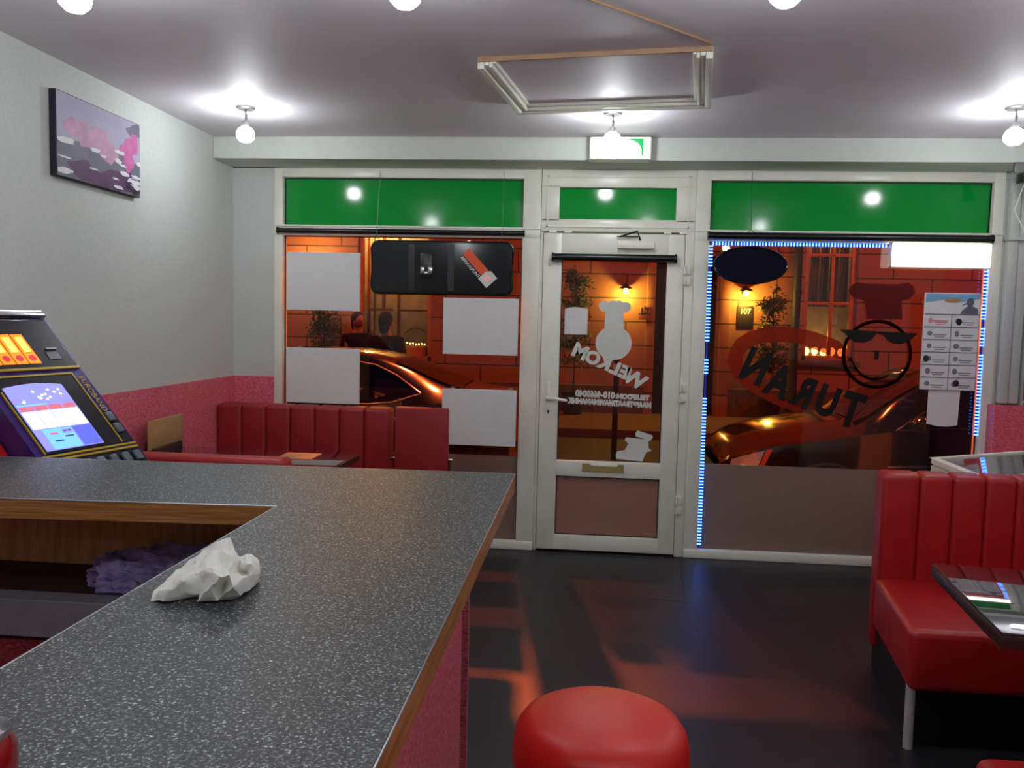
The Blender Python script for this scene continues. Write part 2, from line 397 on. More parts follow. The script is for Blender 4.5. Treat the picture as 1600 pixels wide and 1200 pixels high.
b.build('handle_plate', 'white_plastic', dr)
b = B(); b.cyl((-.254, 5.47, 1.035), (-.254, 5.425, 1.035), .010); b.tube([(-.268, 5.425, 1.037), (-.20, 5.42, 1.033), (-.13, 5.424, 1.022)], [.011, .011, .009], 10)
b.build('handle', 'white_plastic', dr)
b2 = B()
b2.prism(ell(0, 0, .016, .034, 24), at3(-.254, 5.476, .935) @ FX, .008)
kp = b2.build('keyhole_plate', 'white_plastic', dr)
b = B(); b.cyl((-.254, 5.475, .945), (-.254, 5.4665, .945), .008, n=16); b.box(-.257, -.251, 5.4665, 5.475, .928, .945)
b.build('keyhole', 'vinyl_black', kp)
b = B(); b.prism([(-.02+0, .552), (.255, .552), (.255, .606), (.215, .606), (.215, .594), (.035, .594), (.035, .606), (-.02, .606)], at3(0, 5.474, 0) @ FX, .006, bev=.001)
lb = b.build('letterbox', 'brass', dr)
B().box(.04, .21, 5.464, 5.473, .59, .604, .002).build('letterbox_flap', 'white_plastic', lb)
for k, z in enumerate((1.86, 1.79, 1.10, 1.03, .36, .29)):
    b = B(); b.cyl((.603, 5.466, z), (.603, 5.466, z+.05), .009, n=14); b.box(.605, .64, 5.474, 5.492, z, z+.05, .002); b.build('hinge', 'white_plastic', dr)
b = B(); b.box(.165, .40, 5.43, 5.475, 2.015, 2.062, .006); cl = b.build('door_closer', 'white_plastic', dr)
b = B(); b.box(.16, .30, 5.445, 5.452, 2.088, 2.096, .002); b.tube([(.18, 5.44, 2.09), (.29, 5.425, 2.125), (.31, 5.45, 2.07)], .006, 8)
b.build('closer_arm', 'dark_metal', cl)
b = B()
for x in (-.28, -.18, .46, .56): b.box(x, x+.05, 5.478, 5.492, 2.114, 2.128, .003)
b.build('frame_clip', 'white_plastic', dr)
# vinyl on the door: chef silhouette, sticker, writing
b = B()
b.prism(ell(.162, 1.405, .118, .112, 40), at3(0, 5.506, 0) @ FX, .0012)
b.prism([(.10, 1.48), (.225, 1.48), (.22, 1.66), (.105, 1.66)], at3(0, 5.5055, 0) @ FX, .0012)
for cx, cz, r in ((.095, 1.645, .036), (.15, 1.655, .03), (.19, 1.655, .03), (.232, 1.64, .036)): b.prism(ell(cx, cz, r, r, 24), at3(0, 5.505-.0004*cx, 0) @ FX, .0012)
b.build('chef_silhouette', 'vinyl_white', dr, smooth=False)
b = B(); pl = [(-.162, 1.456), (-.012, 1.456), (-.012, 1.625), (-.05, 1.632), (-.09, 1.636), (-.13, 1.632), (-.162, 1.622)]
b.prism(pl, at3(0, 5.505, 0) @ FX, .0015); b.build('square_sticker', 'board_white', dr, smooth=False)
b = B()
for ch, x, z, a, s in (('W', .306, 1.170, .50, .132), ('E', .238, 1.212, .42, .112), ('L', .178, 1.238, .38, .112), ('K', .110, 1.268, .36, .112), ('O', .028, 1.302, .36, .112), ('M', -.055, 1.340, .40, .125)):
    text_into(b, ch, s, rotp(at3(x, 5.504, z) @ MX, a), .001, off=.0065, sx=1.04)
b.build('lettering', 'vinyl_white', dr, smooth=False)
b = B(); text_into(b, 'TELEFOON:', .042, rotp(at3(.296, 5.504, 1.052) @ MX, .03), .001, off=.0036); text_into(b, '010-4660040', .056, rotp(at3(.052, 5.504, 1.062) @ MX, .03), .001, off=.004, sx=.86)
b.build('lettering', 'vinyl_white', dr, smooth=False)
b = B(); text_into(b, 'MAASSTRAAT/HAVENAMANNK', .048, rotp(at3(.150, 5.504, 1.008) @ MX, .03), .001, off=.0045, sx=.80)
b.build('lettering', 'vinyl_white', dr, smooth=False)
b = B()
b.prism([(.325, .815), (.335, .835), (.435, .805), (.440, .79), (.42, .765), (.395, .775), (.325, .795)], at3(0, 5.505, 0) @ FX, .0012)
b.prism([(.205, .64), (.375, .628), (.40, .69), (.435, .70), (.415, .72), (.41, .775), (.265, .785), (.255, .765), (.28, .745), (.26, .70), (.21, .69), (.2, .665)], at3(0, 5.5052, 0) @ FX, .0012)
b.build('cut_sticker', 'vinyl_white', dr, smooth=False)

# vinyl on the right window: swoosh, name, smiling chef face
def ring(b, cx, cz, rx, rz, w, y, a0=0, a1=2*PI, n=48, mi=0, wf=None):
    t = bmesh.new(); full = abs(a1-a0-2*PI) < 1e-6; o = []; i_ = []
    for k in range(n+1):
        a = a0+(a1-a0)*k/n; ww = w if wf is None else w*wf(k/n)
        o.append((t.verts.new((cx+rx*math.cos(a), y, cz+rz*math.sin(a))), t.verts.new((cx+(rx-ww)*math.cos(a), y, cz+(rz-ww)*math.sin(a)))))
    for p, q in zip(o, o[1:]): t.faces.new((p[0], q[0], q[1], p[1]))
    bmesh.ops.solidify(t, geom=t.faces, thickness=.001)
    b.add(t, mi)
b = B()
pts_o = [(.900, 1.30), (.915, 1.38), (.955, 1.45), (1.03, 1.50), (1.15, 1.535), (1.30, 1.535), (1.45, 1.51), (1.60, 1.455), (1.66, 1.40), (1.66, 1.34), (1.60, 1.34)]
pts_i = [(1.48, 1.385), (1.36, 1.43), (1.22, 1.44), (1.10, 1.425), (1.03, 1.39), (1.00, 1.34), (1.005, 1.27), (1.05, 1.20), (1.15, 1.13), (1.30, 1.05), (1.42, 1.005), (1.36, .985), (1.20, 1.04), (1.05, 1.12), (.95, 1.20)]
b.prism(pts_o+pts_i, at3(0, 5.5265, 0) @ FX, .0012)
b.build('swoosh', 'vinyl_red_light', win_r, smooth=False)
b = B()
b.prism([(1.765, 1.60), (1.985, 1.60), (1.975, 1.72), (2.02, 1.73), (2.055, 1.77), (2.045, 1.81), (2.01, 1.835), (1.965, 1.828), (1.93, 1.822), (1.75, 1.825), (1.70, 1.83), (1.665, 1.815), (1.645, 1.775), (1.67, 1.735), (1.735, 1.72), (1.75, 1.70)], at3(0, 5.5265, 0) @ FX, .0012)
b.build('chef_hat', 'vinyl_red', win_r, smooth=False)
b = B(); ring(b, 1.84, 1.375, .218, .222, .022, 5.525)
ring(b, 1.83, 1.40, .155, .195, .014, 5.524, PI*1.08, PI*1.72, wf=lambda t: .2+1.2*math.sin(PI*t))
b.prism([(1.60, 1.53), (2.085, 1.515), (2.06, 1.49), (2.035, 1.465), (1.99, 1.445), (1.94, 1.445), (1.90, 1.465), (1.87, 1.50), (1.83, 1.505), (1.80, 1.465), (1.75, 1.445), (1.70, 1.45), (1.66, 1.475), (1.635, 1.505)], at3(0, 5.5235, 0) @ FX, .0012)
b.box(1.826, 1.852, 5.522, 5.524, 1.34, 1.40)
b.build('smiling_face', 'vinyl_smoke', win_r, smooth=False)
b = B()
for ch, x, z, a, s in (('T', 1.70, 1.00, .26, .30), ('U', 1.545, 1.055, .32, .26), ('R', 1.40, 1.105, .36, .26), ('A', 1.235, 1.175, .36, .28), ('N', 1.08, 1.265, .38, .29)):
    text_into(b, ch, s, rotp(at3(x, 5.522, z) @ MX, a), .001, off=.013, sx=.72)
b.build('lettering', 'vinyl_smoke', win_r, smooth=False)

# roller blinds rolled up
def blind(x0, x1, z, y, r, label):
    t = thing('roller_blind', label, 'roller blind', ((x0+x1)/2, y, z))
    B().cyl((x0+.01, y, z), (x1-.01, y, z), r, n=20).build('fabric_roll', 'black_plastic', t)
    for xa in (x0, x1-.012):
        b = B(); b.cyl((xa, y, z), (xa+.012, y, z), r*1.25, n=20); b.box(xa+.002, xa+.010, y, 5.49, z-.012, z+.012); b.build('bracket', 'dark_metal', t)
blind(-2.10, -.435, 2.105, 5.462, .017, 'thin black rolled-up blind above the white boards in the left window')
blind(.735, 2.475, 2.108, 5.46, .022, 'long dark rolled-up blind above the right window with blue lights')
blind(-.255, .545, 1.955, 5.444, .024, 'short black rolled-up blind across the top of the glass door')

# ------------------------------------------------------------------ hanging boards and signs
def suction(t, x, y, z):
    b = B(); b.box(x-.02, x+.02, y, y+.014, z-.02, z+.01); b.cyl((x, y+.01, z), (x, 5.53, z+.01), .004, n=8); b.cyl((x, 5.52, z+.01), (x, 5.536, z+.01), .016, n=14)
    b.build('suction_mount', 'brushed_metal', t)
def board(x0, x1, z0, z1, label, y=5.41):
    t = thing('white_board', label, 'board', ((x0+x1)/2, y, z0), group='blank white boards in the left window')
    B().box(x0, x1, y, y+.022, z0, z1, .002, 1).build('panel', 'board_white', t)
    for x in (x0+.05, x1-.05): suction(t, x, y+.02, z1-.02)
board(-2.015, -1.515, 1.575, 1.958, 'blank white board in the left window, upper left, nearest the ceiling')
board(-2.015, -1.515, .955, 1.325, 'blank white board in the left window, lower left, behind the red banquette')
board(-.955, -.462, 1.308, 1.678, 'blank white board in the left window, directly below the black sign')
board(-.953, -.462, .708, 1.080, 'blank white board in the left window, lowest, beside the red chair')
# rounded black light sign
def rrect(x0, x1, z0, z1, r, n=6):
    P = []
    for cx, cz, a in ((x1-r, z1-r, 0), (x0+r, z1-r, PI/2), (x0+r, z0+r, PI), (x1-r, z0+r, 1.5*PI)):
        for k in range(n+1): P.append((cx+r*math.cos(a+PI/2*k/n), cz+r*math.sin(a+PI/2*k/n)))
    return P
t = thing('light_sign', 'black rounded sign seen from behind with orange label, hanging in left window', 'sign', (-.97, 5.39, 1.70))
b = B(); b.prism(rrect(-1.432, -.508, 1.703, 2.033, .045), at3(0, 5.43, 0) @ FX, .05, bev=.008); b.build('casing', 'black_gloss', t)
b = B(); b.tube([(x, 5.402, z) for x, z in rrect(-1.436, -.504, 1.699, 2.037, .05)], .008, 8, closed=True); b.build('rim', 'dark_metal', t)
for x in (-1.185, -.925): b = B(); b.box(x, x+.04, 5.378, 5.381, 1.72, 2.02); b.build('back_rib', 'black_plastic', t, smooth=False)
b = B(); b.box(-1.105, -1.03, 5.374, 5.38, 1.80, 1.96, .003); k = b.build('hanging_plate', 'dark_metal', t)
b = B(); b.box(-1.103, -1.078, 5.366, 5.375, 1.83, 1.872, .002); b.box(-1.052, -1.025, 5.366, 5.375, 1.83, 1.872, .002); b.box(-1.10, -1.03, 5.366, 5.375, 1.826, 1.842, .002); b.build('bracket', 'chrome', k)
R45 = rotp(at3(-.735, 5.3785, 1.888) @ FX, -.83)
b = B(); b.box(-.115, .075, -.022, .035, 0, .0015, M4=R45, mi=0); b.build('orange_label', 'orange_label', t, smooth=False)
b = B(); b.prism([(.07, -.05), (.15, -.05), (.15, .045), (.09, .045), (.07, .02)], R45, .002); lbp = b.build('label_tag', 'vinyl_white', t, smooth=False)
b = B(); b.box(.095, .125, -.022, -.016, .002, .0026, M4=R45); b.box(.095, .101, -.022, .004, .002, .0026, M4=R45); b.box(.119, .125, -.022, .004, .002, .0026, M4=R45); b.box(.09, .13, .004, .01, .002, .0026, M4=R45)
b.build('house_icon', 'scr_red', lbp, smooth=False)
b = B(); text_into(b, 'AFHAALPUNT', .028, R45 @ at3(-.02, -.040, .001), .0008, off=.0006); b.build('lettering', 'vinyl_white', t, smooth=False)
for x in (-1.40, -.58):
    b = B(); b.tube([(x+.02*math.cos(a), 5.40, 2.045+.012*math.sin(a)) for a in [i*2*PI/10 for i in range(10)]], .002, 6, closed=True)
    b.tube([(x, 5.40, 2.055), (x-.01 if x < -1 else x, 5.43, 2.14), (x, 5.47, 2.50)], .0018, 6); b.build('hanging_wire', 'brushed_metal', t)
# oval sign
t = thing('oval_sign', 'dark oval sign hanging at the top left of the right window', 'sign', (1.0, 5.41, 1.8))
b = B(); b.prism(ell(.998, 1.918, .225, .112, 48), at3(0, 5.43, 0) @ FX, .035, bev=.006); b.build('casing', 'oval_dark', t)
b = B(); b.tube([(x, 5.395, z) for x, z in ell(.998, 1.918, .226, .113, 48)], .007, 8, closed=True); b.build('rim', 'black_gloss', t)
for x in (.90, 1.10): b = B(); b.tube([(x, 5.41, 2.01), (x, 5.425, 2.08), (1.0, 5.428, 2.14)], .002, 6); b.build('hanging_wire', 'dark_metal', t)
b = B(); b.tube([(1.00, 5.428, 2.14), (1.0, 5.475, 2.51)], .0018, 6); b.build('hanging_wire', 'dark_metal', t)
# lit box sign
t = thing('lightbox_sign', 'glowing white light box at the top right of the right window', 'sign', (2.15, 5.4, 1.92))
B().box(1.862, 2.445, 5.40, 5.455, 1.928, 2.072, .008).build('lit_panel', 'sign_lit', t)
b = B(); frame_rect(b, 1.855, 2.452, 1.921, 2.079, .008, 5.41, 5.46, .002); b.build('casing', 'white_plastic', t)
# ice cream price board
t = thing('price_board', 'white ice cream price board with blue top standing in right window', 'board', (2.25, 5.4, .93))
b = B(); b.box(2.075, 2.405, 5.415, 5.43, 1.165, 1.77, .003, 1); b.build('panel', 'board_white', t)
b = B(); b.prism([(2.08, 1.765), (2.40, 1.765), (2.40, 1.735), (2.30, 1.715), (2.20, 1.728), (2.08, 1.71)], at3(0, 5.4145, 0) @ FX, .001); b.build('sky_strip', 'sky_blue', t, smooth=False)
b = B(); b.prism(ell(2.24, 1.725, .05, .014, 24), at3(0, 5.4132, 0) @ FX, .001, mi=0); b.build('badge', 'kraft', t, smooth=False)
b = B(); b.prism(ell(2.345, 1.715, .022, .026, 24), at3(0, 5.4132, 0) @ FX, .001); b.prism([(2.29, 1.64), (2.395, 1.64), (2.39, 1.675), (2.36, 1.69), (2.33, 1.69), (2.30, 1.665)], at3(0, 5.4132, 0) @ FX, .001); b.prism([(2.325, 1.712), (2.30, 1.70), (2.30, 1.694), (2.33, 1.704)], at3(0, 5.4132, 0) @ FX, .001); b.build('printed_figure', 'print_mid', t, smooth=False)
b = B()
for k in range(6): z = 1.637-k*.0785; b.box(2.077, 2.403, 5.413, 5.416, z-.003, z+.003)
b.box(2.238, 2.242, 5.413, 5.416, 1.166, 1.637); b.build('grid_rail', 'grey_text', t, smooth=False)
rr = random.Random(3)
for k in range(6):
    for j in (0, 1):
        z = 1.637-k*.0785-.04; x = 2.085+j*.162
        m_ = 'pink_text' if (k, j) == (0, 0) else 'grey_text'
        b = B(); b.box(x+.05, x+.13, 5.4135, 5.415, z-.012, z-.006); b.box(x+.06, x+.12, 5.4135, 5.415, z-.024, z-.019)
        if (k, j) == (0, 0): b.box(x+.02, x+.135, 5.4135, 5.415, z-.004, z+.004)
        b.prism(ell(x+.03, z, .012+.006*rr.random(), .014+.006*rr.random(), 14), at3(0, 5.415, 0) @ FX, .001)
        b.build('price_card', m_, t, smooth=False)
for x, z in ((2.285, 1.592), (2.10, 1.36), (2.29, 1.21)):
    b = B(); b.prism(ell(x, z, .017, .021, 18), at3(0, 5.4128, 0) @ FX, .001); b.build('ice_cream_picture', 'print_dark', t, smooth=False)
b = B(); b.prism([(2.135, 1.165), (2.325, 1.165), (2.32, .945), (2.27, .935), (2.20, .935), (2.135, .95)], at3(0, 5.435, 0) @ FX, .006); b.build('stand', 'board_white', t, smooth=False)
for x in (2.12, 2.36): suction(t, x, 5.429, 1.70)

# LED strips, bead by bead
def led_strip(pts, label, step=.021, gaps=(), vertical=True):
    a = Vector(pts[0]); e = Vector(pts[1]); d = (e-a); n = int(d.length/step); u = d.normalized()
    t = thing('led_strip', label, 'light strip', a, group=None)
    b = B(); r = .006; b.box(min(a.x, e.x)-r, max(a.x, e.x)+r, a.y+.002, a.y+.005, min(a.z, e.z)-r, max(a.z, e.z)+r); b.build('strip_tape', 'strip_base', t, smooth=False)
    if vertical: proto = B().box(-.013, .013, -.003, .002, -.0035, .0035, .001, 1)
    else: proto = B().box(-.0035, .0035, -.003, .002, -.010, .010, .001, 1)
    p = proto.build('led_bead', 'led_blue', t, offset=(0, 0, 0)); first = True; cnt = 0
    for k in range(n+1):
        q = u*(k*step); f = k/n
        if any(g0 < f < g1 for g0, g1 in gaps): continue
        if cnt >= 98: break
        o = p if first else p.copy()
        if not first: C.objects.link(o); o.parent = t
        o.location = q; first = False; cnt += 1
led_strip([(.765, 5.50, 2.045), (.765, 5.50, .075)], 'vertical blue LED strip down the left edge of the right window', gaps=((.065, .085), (.32, .37), (.43, .50)))
led_strip([(.78, 5.505, 2.062), (1.86, 5.505, 2.062)], 'horizontal blue LED strip along the top of the right window', step=.0195, vertical=False)
led_strip([(2.468, 5.50, 1.91), (2.468, 5.50, .88)], 'vertical blue LED strip down the right edge of right window', gaps=((.30, .345), (.46, .50)))

# ------------------------------------------------------------------ ceiling: lamps, hatch, exit sign
def make_lamp(x, y, label, aim=(0, 0)):
    t = thing('ceiling_spotlight', label, 'lamp', (x, y, CZ), group=None)
    B().lathe([(0, 0), (.052, 0), (.052, -.008), (.046, -.014), (0, -.014)], (x, y, CZ), 28).build('mount_plate', 'brushed_metal', t)
    B().tube([(x, y, CZ-.012), (x+.004, y, CZ-.05), (x, y, CZ-.085)], .007, 10).build('stem', 'brushed_metal', t)
    b = B(); b.lathe([(0, -.078), (.019, -.08), (.022, -.095), (.018, -.107), (0, -.108)], (x, y, CZ), 20); b.build('socket', 'brushed_metal', t)
    b = B(); b.lathe([(0.0, -.104), (.02, -.106), (.038, -.118), (.050, -.142), (.046, -.168), (.028, -.186), (0, -.192)], (x, y, CZ), 24); b.build('bulb', 'bulb', t)
    return t
m = bpy.data.materials.new('bulb'); m.use_nodes = True; nt = m.node_tree; nt.nodes.clear()
o_ = nt.nodes.new('ShaderNodeOutputMaterial'); e_ = nt.nodes.new('ShaderNodeEmission'); e_.inputs[0].default_value = (.93, .97, 1, 1); e_.inputs[1].default_value = BULB; nt.links.new(e_.outputs[0], o_.inputs[0]); M['bulb'] = m
l0 = make_lamp(-1.90, 4.48, 'ceiling bulb near the left wall, in the row closest to the windows'); l0['group'] = 'ceiling bulbs'
def more_lamp(x, y, label, group='ceiling bulbs'):
    c = copy_tree(l0); c['group'] = group; c.location = (x, y, CZ); c['label'] = label
more_lamp(.093, 4.60, 'ceiling bulb hanging in front of the green and white exit sign')
more_lamp(2.10, 4.48, 'ceiling bulb at the right edge of the picture, above the price board')
more_lamp(-1.64, 2.56, 'ceiling bulb cut off by the picture top, above the flower picture')
more_lamp(-.585, 2.56, 'ceiling bulb cut off by the picture top, left of the ceiling hatch')
more_lamp(.545, 2.58, 'ceiling bulb cut off by the picture top, right of the ceiling hatch')
for k, (x, y) in enumerate(((1.65, 2.57), (-1.6, .2), (-.5, .2), (.6, .2), (1.7, .2), (0, -1.8))):
    more_lamp(x, y, 'ceiling bulb in the rear rows of the room', 'ceiling bulbs in the rear rows')
# hatch (slightly turned)
hx, hy = .03, 3.985; RH = at3(hx, hy, 0) @ Matrix.Rotation(math.radians(-7.5), 4, 'Z')
t = thing('ceiling_hatch', 'white panel hatch with moulded frame raised below the grey ceiling', 'hatch', (hx, hy, CZ))
hw, hd = .495, .405
for side in range(3):
    b = B()
    for w_, dz, off in ((.030, .050, 0), (.022, .036, .030), (.016, .046, .052), (.014, .03, .068)):
        a, c = hw-off, hd-off
        bx = ((-a, -a+w_, -hd, c), (a-w_, a, -hd, c), (-a, a, c-w_, c))[side]; b.box(bx[0], bx[1], bx[2], bx[3], CZ-dz, CZ, .005, M4=RH)
    b.build('moulding', 'white_plastic', t)
B().box(-hw+.07, hw-.07, -hd, hd-.07, CZ-.014, CZ, M4=RH).build('hatch_panel', 'ceiling_paint', t, smooth=False)
B().box(-hw+.002, hw-.002, -hd-.008, -hd+.006, CZ-.022, CZ, .002, M4=RH).build('bare_edge', 'beige_trim', t)
b = B(); b.tube([(.45, 3.47, CZ-.004), (.2, 3.22, CZ-.004), (-.3, 2.75, CZ-.004)], .006, 6); tag(b.build('ceiling_cable', 'beige_trim'), 'thin beige cable running along the ceiling from the hatch corner', 'cable')
t = thing('exit_sign', 'small lit emergency exit box above the door, white glare painted beside its green corner', 'sign', (.155, 5.12, 2.5))
B().box(-.03, .338, 5.10, 5.198, 2.512, 2.648, .008).build('casing', 'white_plastic', t)
B().box(-.02, .328, 5.094, 5.101, 2.52, 2.64, .002, 1).build('glare_face', 'exit_glare', t)  # glowing white stands for the bulb's glare washing out the green face
b = B(); b.prism([(.19, 2.634), (.29, 2.634), (.29, 2.535), (.28, 2.535), (.278, 2.575), (.26, 2.605), (.23, 2.622)], at3(0, 5.0935, 0) @ FX, .001); b.build('green_area', 'exit_green', t, smooth=False)
# small sensor with cable on the right wall
t = thing('wall_sensor', 'small grey sensor box high on the right wall by the window', 'sensor', (2.5, 5.15, 2.45))
b = B(); b.box(2.44, 2.50, 5.17, 5.199, 2.46, 2.525, .004); b.build('bracket', 'brushed_metal', t)
b = B(); b.box(2.46, 2.54, 5.12, 5.195, 2.40, 2.455, .006); b.cyl((2.48, 5.12, 2.43), (2.48, 5.10, 2.43), .022); b.build('sensor_head', 'dark_metal', t)
b = B(); b.tube([(2.50, 5.18, 2.40), (2.47, 5.21, 2.25), (2.56, 5.25, 2.13), (2.69, 5.22, 2.06)], .004, 6); b.build('cable', 'white_plastic', t)
# pink board on the right wall
t = thing('poster_board', 'pink poster board with blue centre on the right wall by the window', 'poster', (2.69, 5.2, 1.12))
B().box(2.672, 2.698, 4.45, 5.38, 1.12, 2.02, .004).build('panel', 'pink_board', t)
b = B(); b.prism([(-y, z) for y, z in rrect(4.55, 5.31, 1.22, 1.92, .10)], at3(2.672, 0, 0) @ Matrix(((0, 0, -1), (-1, 0, 0), (0, 1, 0))).to_4x4(), .002); b.build('blue_print', 'poster_blue', t, smooth=False)
b = B(); b.prism([(-4.9+.12*math.cos(a)*(1+.3*math.sin(3*a)), 1.62+.17*math.sin(a)) for a in [i*2*PI/30 for i in range(30)]], at3(2.6695, 0, 0) @ Matrix(((0, 0, -1), (-1, 0, 0), (0, 1, 0))).to_4x4(), .002); b.build('printed_shape', 'print_magenta', t, smooth=False)

# flower picture on the left wall: canvas in the y-z plane
t = thing('flower_picture', 'canvas print of pink cyclamen flowers on the grey left wall', 'picture', (XL, 3.92, 2.14))
x0 = XL+.032
B().box(XL, x0, 3.57, 4.27, 2.14, 2.52, .003, 1).build('canvas', 'print_dark', t)
PY = Matrix(((0, 0, 1), (1, 0, 0), (0, 1, 0))).to_4x4()      # local x -> y, local y -> z, normal +x
b = B(); lay = [0]
def pp(poly, mi):
    lay[0] += 1
    b.prism([(3.57+.70*p[0], 2.14+.38*p[1]) for p in poly], at3(x0+.0002+.00012*lay[0], 0, 0) @ PY, .0003, mi=mi)
def blob(cx, cy, rx, ry, mi, seed, n=44, am=.22):
    r_ = random.Random(seed); ph = [r_.random()*6 for _ in range(4)]
    pp([(min(.995, max(.01, cx+rx*(1+am*(math.sin(2*a+ph[0])+.6*math.sin(3*a+ph[1])+.4*math.sin(5*a+ph[2])))*math.cos(a))), min(.99, max(.01, cy+ry*(1+am*(math.sin(2*a+ph[3])+.6*math.sin(4*a+ph[1])))*math.sin(a)))) for a in [i*2*PI/n for i in range(n)]], mi)
pp([(.01, .01), (.99, .01), (.99, .99), (.01, .99)], 0)
pp([(.01, .01), (.99, .01), (.99, .42), (.75, .5), (.5, .44), (.25, .48), (.01, .44)], 1)
blob(.75, .15, .26, .13, 4, 5); blob(.45, .08, .24, .07, 4, 8); blob(.30, .15, .18, .1, 4, 9)
blob(.93, .88, .09, .09, 1, 14)
blob(.22, .63, .11, .14, 2, 1); blob(.36, .56, .13, .14, 2, 2); blob(.52, .55, .11, .17, 2, 3); blob(.60, .45, .08, .14, 2, 4); blob(.45, .68, .07, .07, 2, 15)
blob(.84, .62, .06, .13, 3, 5, am=.12); blob(.92, .70, .055, .16, 3, 6, am=.1); blob(.84, .42, .06, .13, 3, 7); blob(.78, .55, .05, .1, 3, 17, am=.12)
for k, (cx, cy, rx, ry) in enumerate(((.10, .44, .10, .035), (.08, .24, .07, .012), (.08, .08, .09, .035), (.42, .44, .06, .03), (.52, .40, .04, .015), (.72, .52, .06, .03), (.70, .40, .05, .03), (.76, .36, .04, .02), (.40, .2, .05, .012), (.78, .26, .06, .035), (.93, .26, .07, .02), (.90, .18, .09, .05), (.95, .12, .05, .03), (.70, .06, .06, .025), (.66, .16, .04, .012), (.97, .45, .03, .03))): blob(cx, cy, rx, ry, 5, 20+k, am=.15)
blob(.85, .16, .035, .012, 6, 60); blob(.90, .22, .03, .01, 6, 61); blob(.93, .05, .05, .03, 6, 62); blob(.84, .1, .03, .015, 6, 63)
b.build('print', ['print_lilac', 'print_mid', 'print_pink', 'print_magenta', 'print_plum', 'print_white', 'print_dark'], t, smooth=False)

# ------------------------------------------------------------------ counter (L shape)
t = thing('bar_counter', 'long L-shaped bar counter with grey speckled top and wooden edge', 'counter', (-.5, 1.5, 0))
TOP = [(-.787, -1.0), (-.787, 2.047), (-2.10, 1.962), (-2.10, 2.566), (-.222, 2.628), (-.216, -1.0)]
def inset(P, d):
    n = len(P); R_ = []
    for i in range(n):
        a, c, e = Vector(P[i-1]), Vector(P[i]), Vector(P[(i+1) % n]); u = (c-a).normalized(); v = (e-c).normalized()
        nu = Vector((u.y, -u.x)); nv = Vector((v.y, -v.x)); k = (nu+nv); k /= max(.3, k.dot(nu)); R_.append(tuple(c+k*d))
    return R_
b = B(); b.prism(TOP, at3(0, 0, .997), .050); b.build('wooden_edge', 'edge_wood', t, smooth=False)
b = B(); b.prism(inset(TOP, .002), at3(0, 0, 1.0466), .0034); ct = b.build('worktop', 'counter_top', t, smooth=False)
b = B()
for i in range(len(TOP)):
    p, q = TOP[i-1], TOP[i]; b.tube([(p[0], p[1], 1.0485), (q[0], q[1], 1.0485)], .0022, 6)
b.build('edge_strip', 'aluminium', ct)
b = B(); b.box(-.34, -.318, -1.0, 2.17, 0, .997); b.box(-2.08, -.34, 2.456, 2.476, 0, .997)
b.build('pink_cladding', 'pink_wallpaper', t, smooth=False)
# open shelving under the far arm and body under the near arm
b = B(); b.box(-2.08, -.36, 2.44, 2.455, .62, .997); b.build('back_panel', 'panel_wood', t, smooth=False)
b = B(); b.box(-2.08, -.36, 2.175, 2.44, .60, .742); b.build('shelf', 'dark_brown', t, smooth=False)
b = B(); b.box(-2.08, -.36, 2.10, 2.172, .64, .745, .002, 1); b.build('shelf_edge', 'print_grey', t, smooth=False)
b = B(); b.box(-.78, -.345, -1.0, 2.14, 0, .93); b.build('cabinet_body', 'plinth_black', t, smooth=False)
b = B(); b.box(-2.40, -.80, -1.5, 2.09, 0.0, .006); tag(b.build('wooden_floor_mat', 'floor_wood'), 'reddish wooden floor covering behind the bar counter', 'floor covering')

# crumpled cloth on the shelf
def crumple(c, rx, ry, rz, seed, flat=.35, n=5, lobes=None):
    t = bmesh.new(); bmesh.ops.create_icosphere(t, subdivisions=n, radius=1); s = Vector((seed*3.1, seed*1.7, seed))
    for v in t.verts:
        d = v.co.normalized(); f = 1-.30*abs(noise.noise(d*2.1+s))*2 + .10*(1-2*abs(noise.noise(d*4.0+s))) + .025*noise.noise(d*9+s)
        p = Vector((d.x*rx, d.y*ry, d.z*rz))*f
        p.z = max(p.z, -rz*flat); v.co = p
    bmesh.ops.translate(t, verts=t.verts, vec=Vector(c)+Vector((0, 0, rz*flat))); return t
b = B(); b.add(crumple((-1.17, 2.305, .742), .25, .115, .10, 4, .2)); b.add(crumple((-1.32, 2.285, .742), .12, .10, .085, 9, .2)); b.add(crumple((-1.0, 2.31, .742), .17, .11, .10, 12, .2))
tag(b.build('cleaning_cloth', 'purple_cloth'), 'crumpled purple cloth lying on the shelf under the counter', 'cloth')

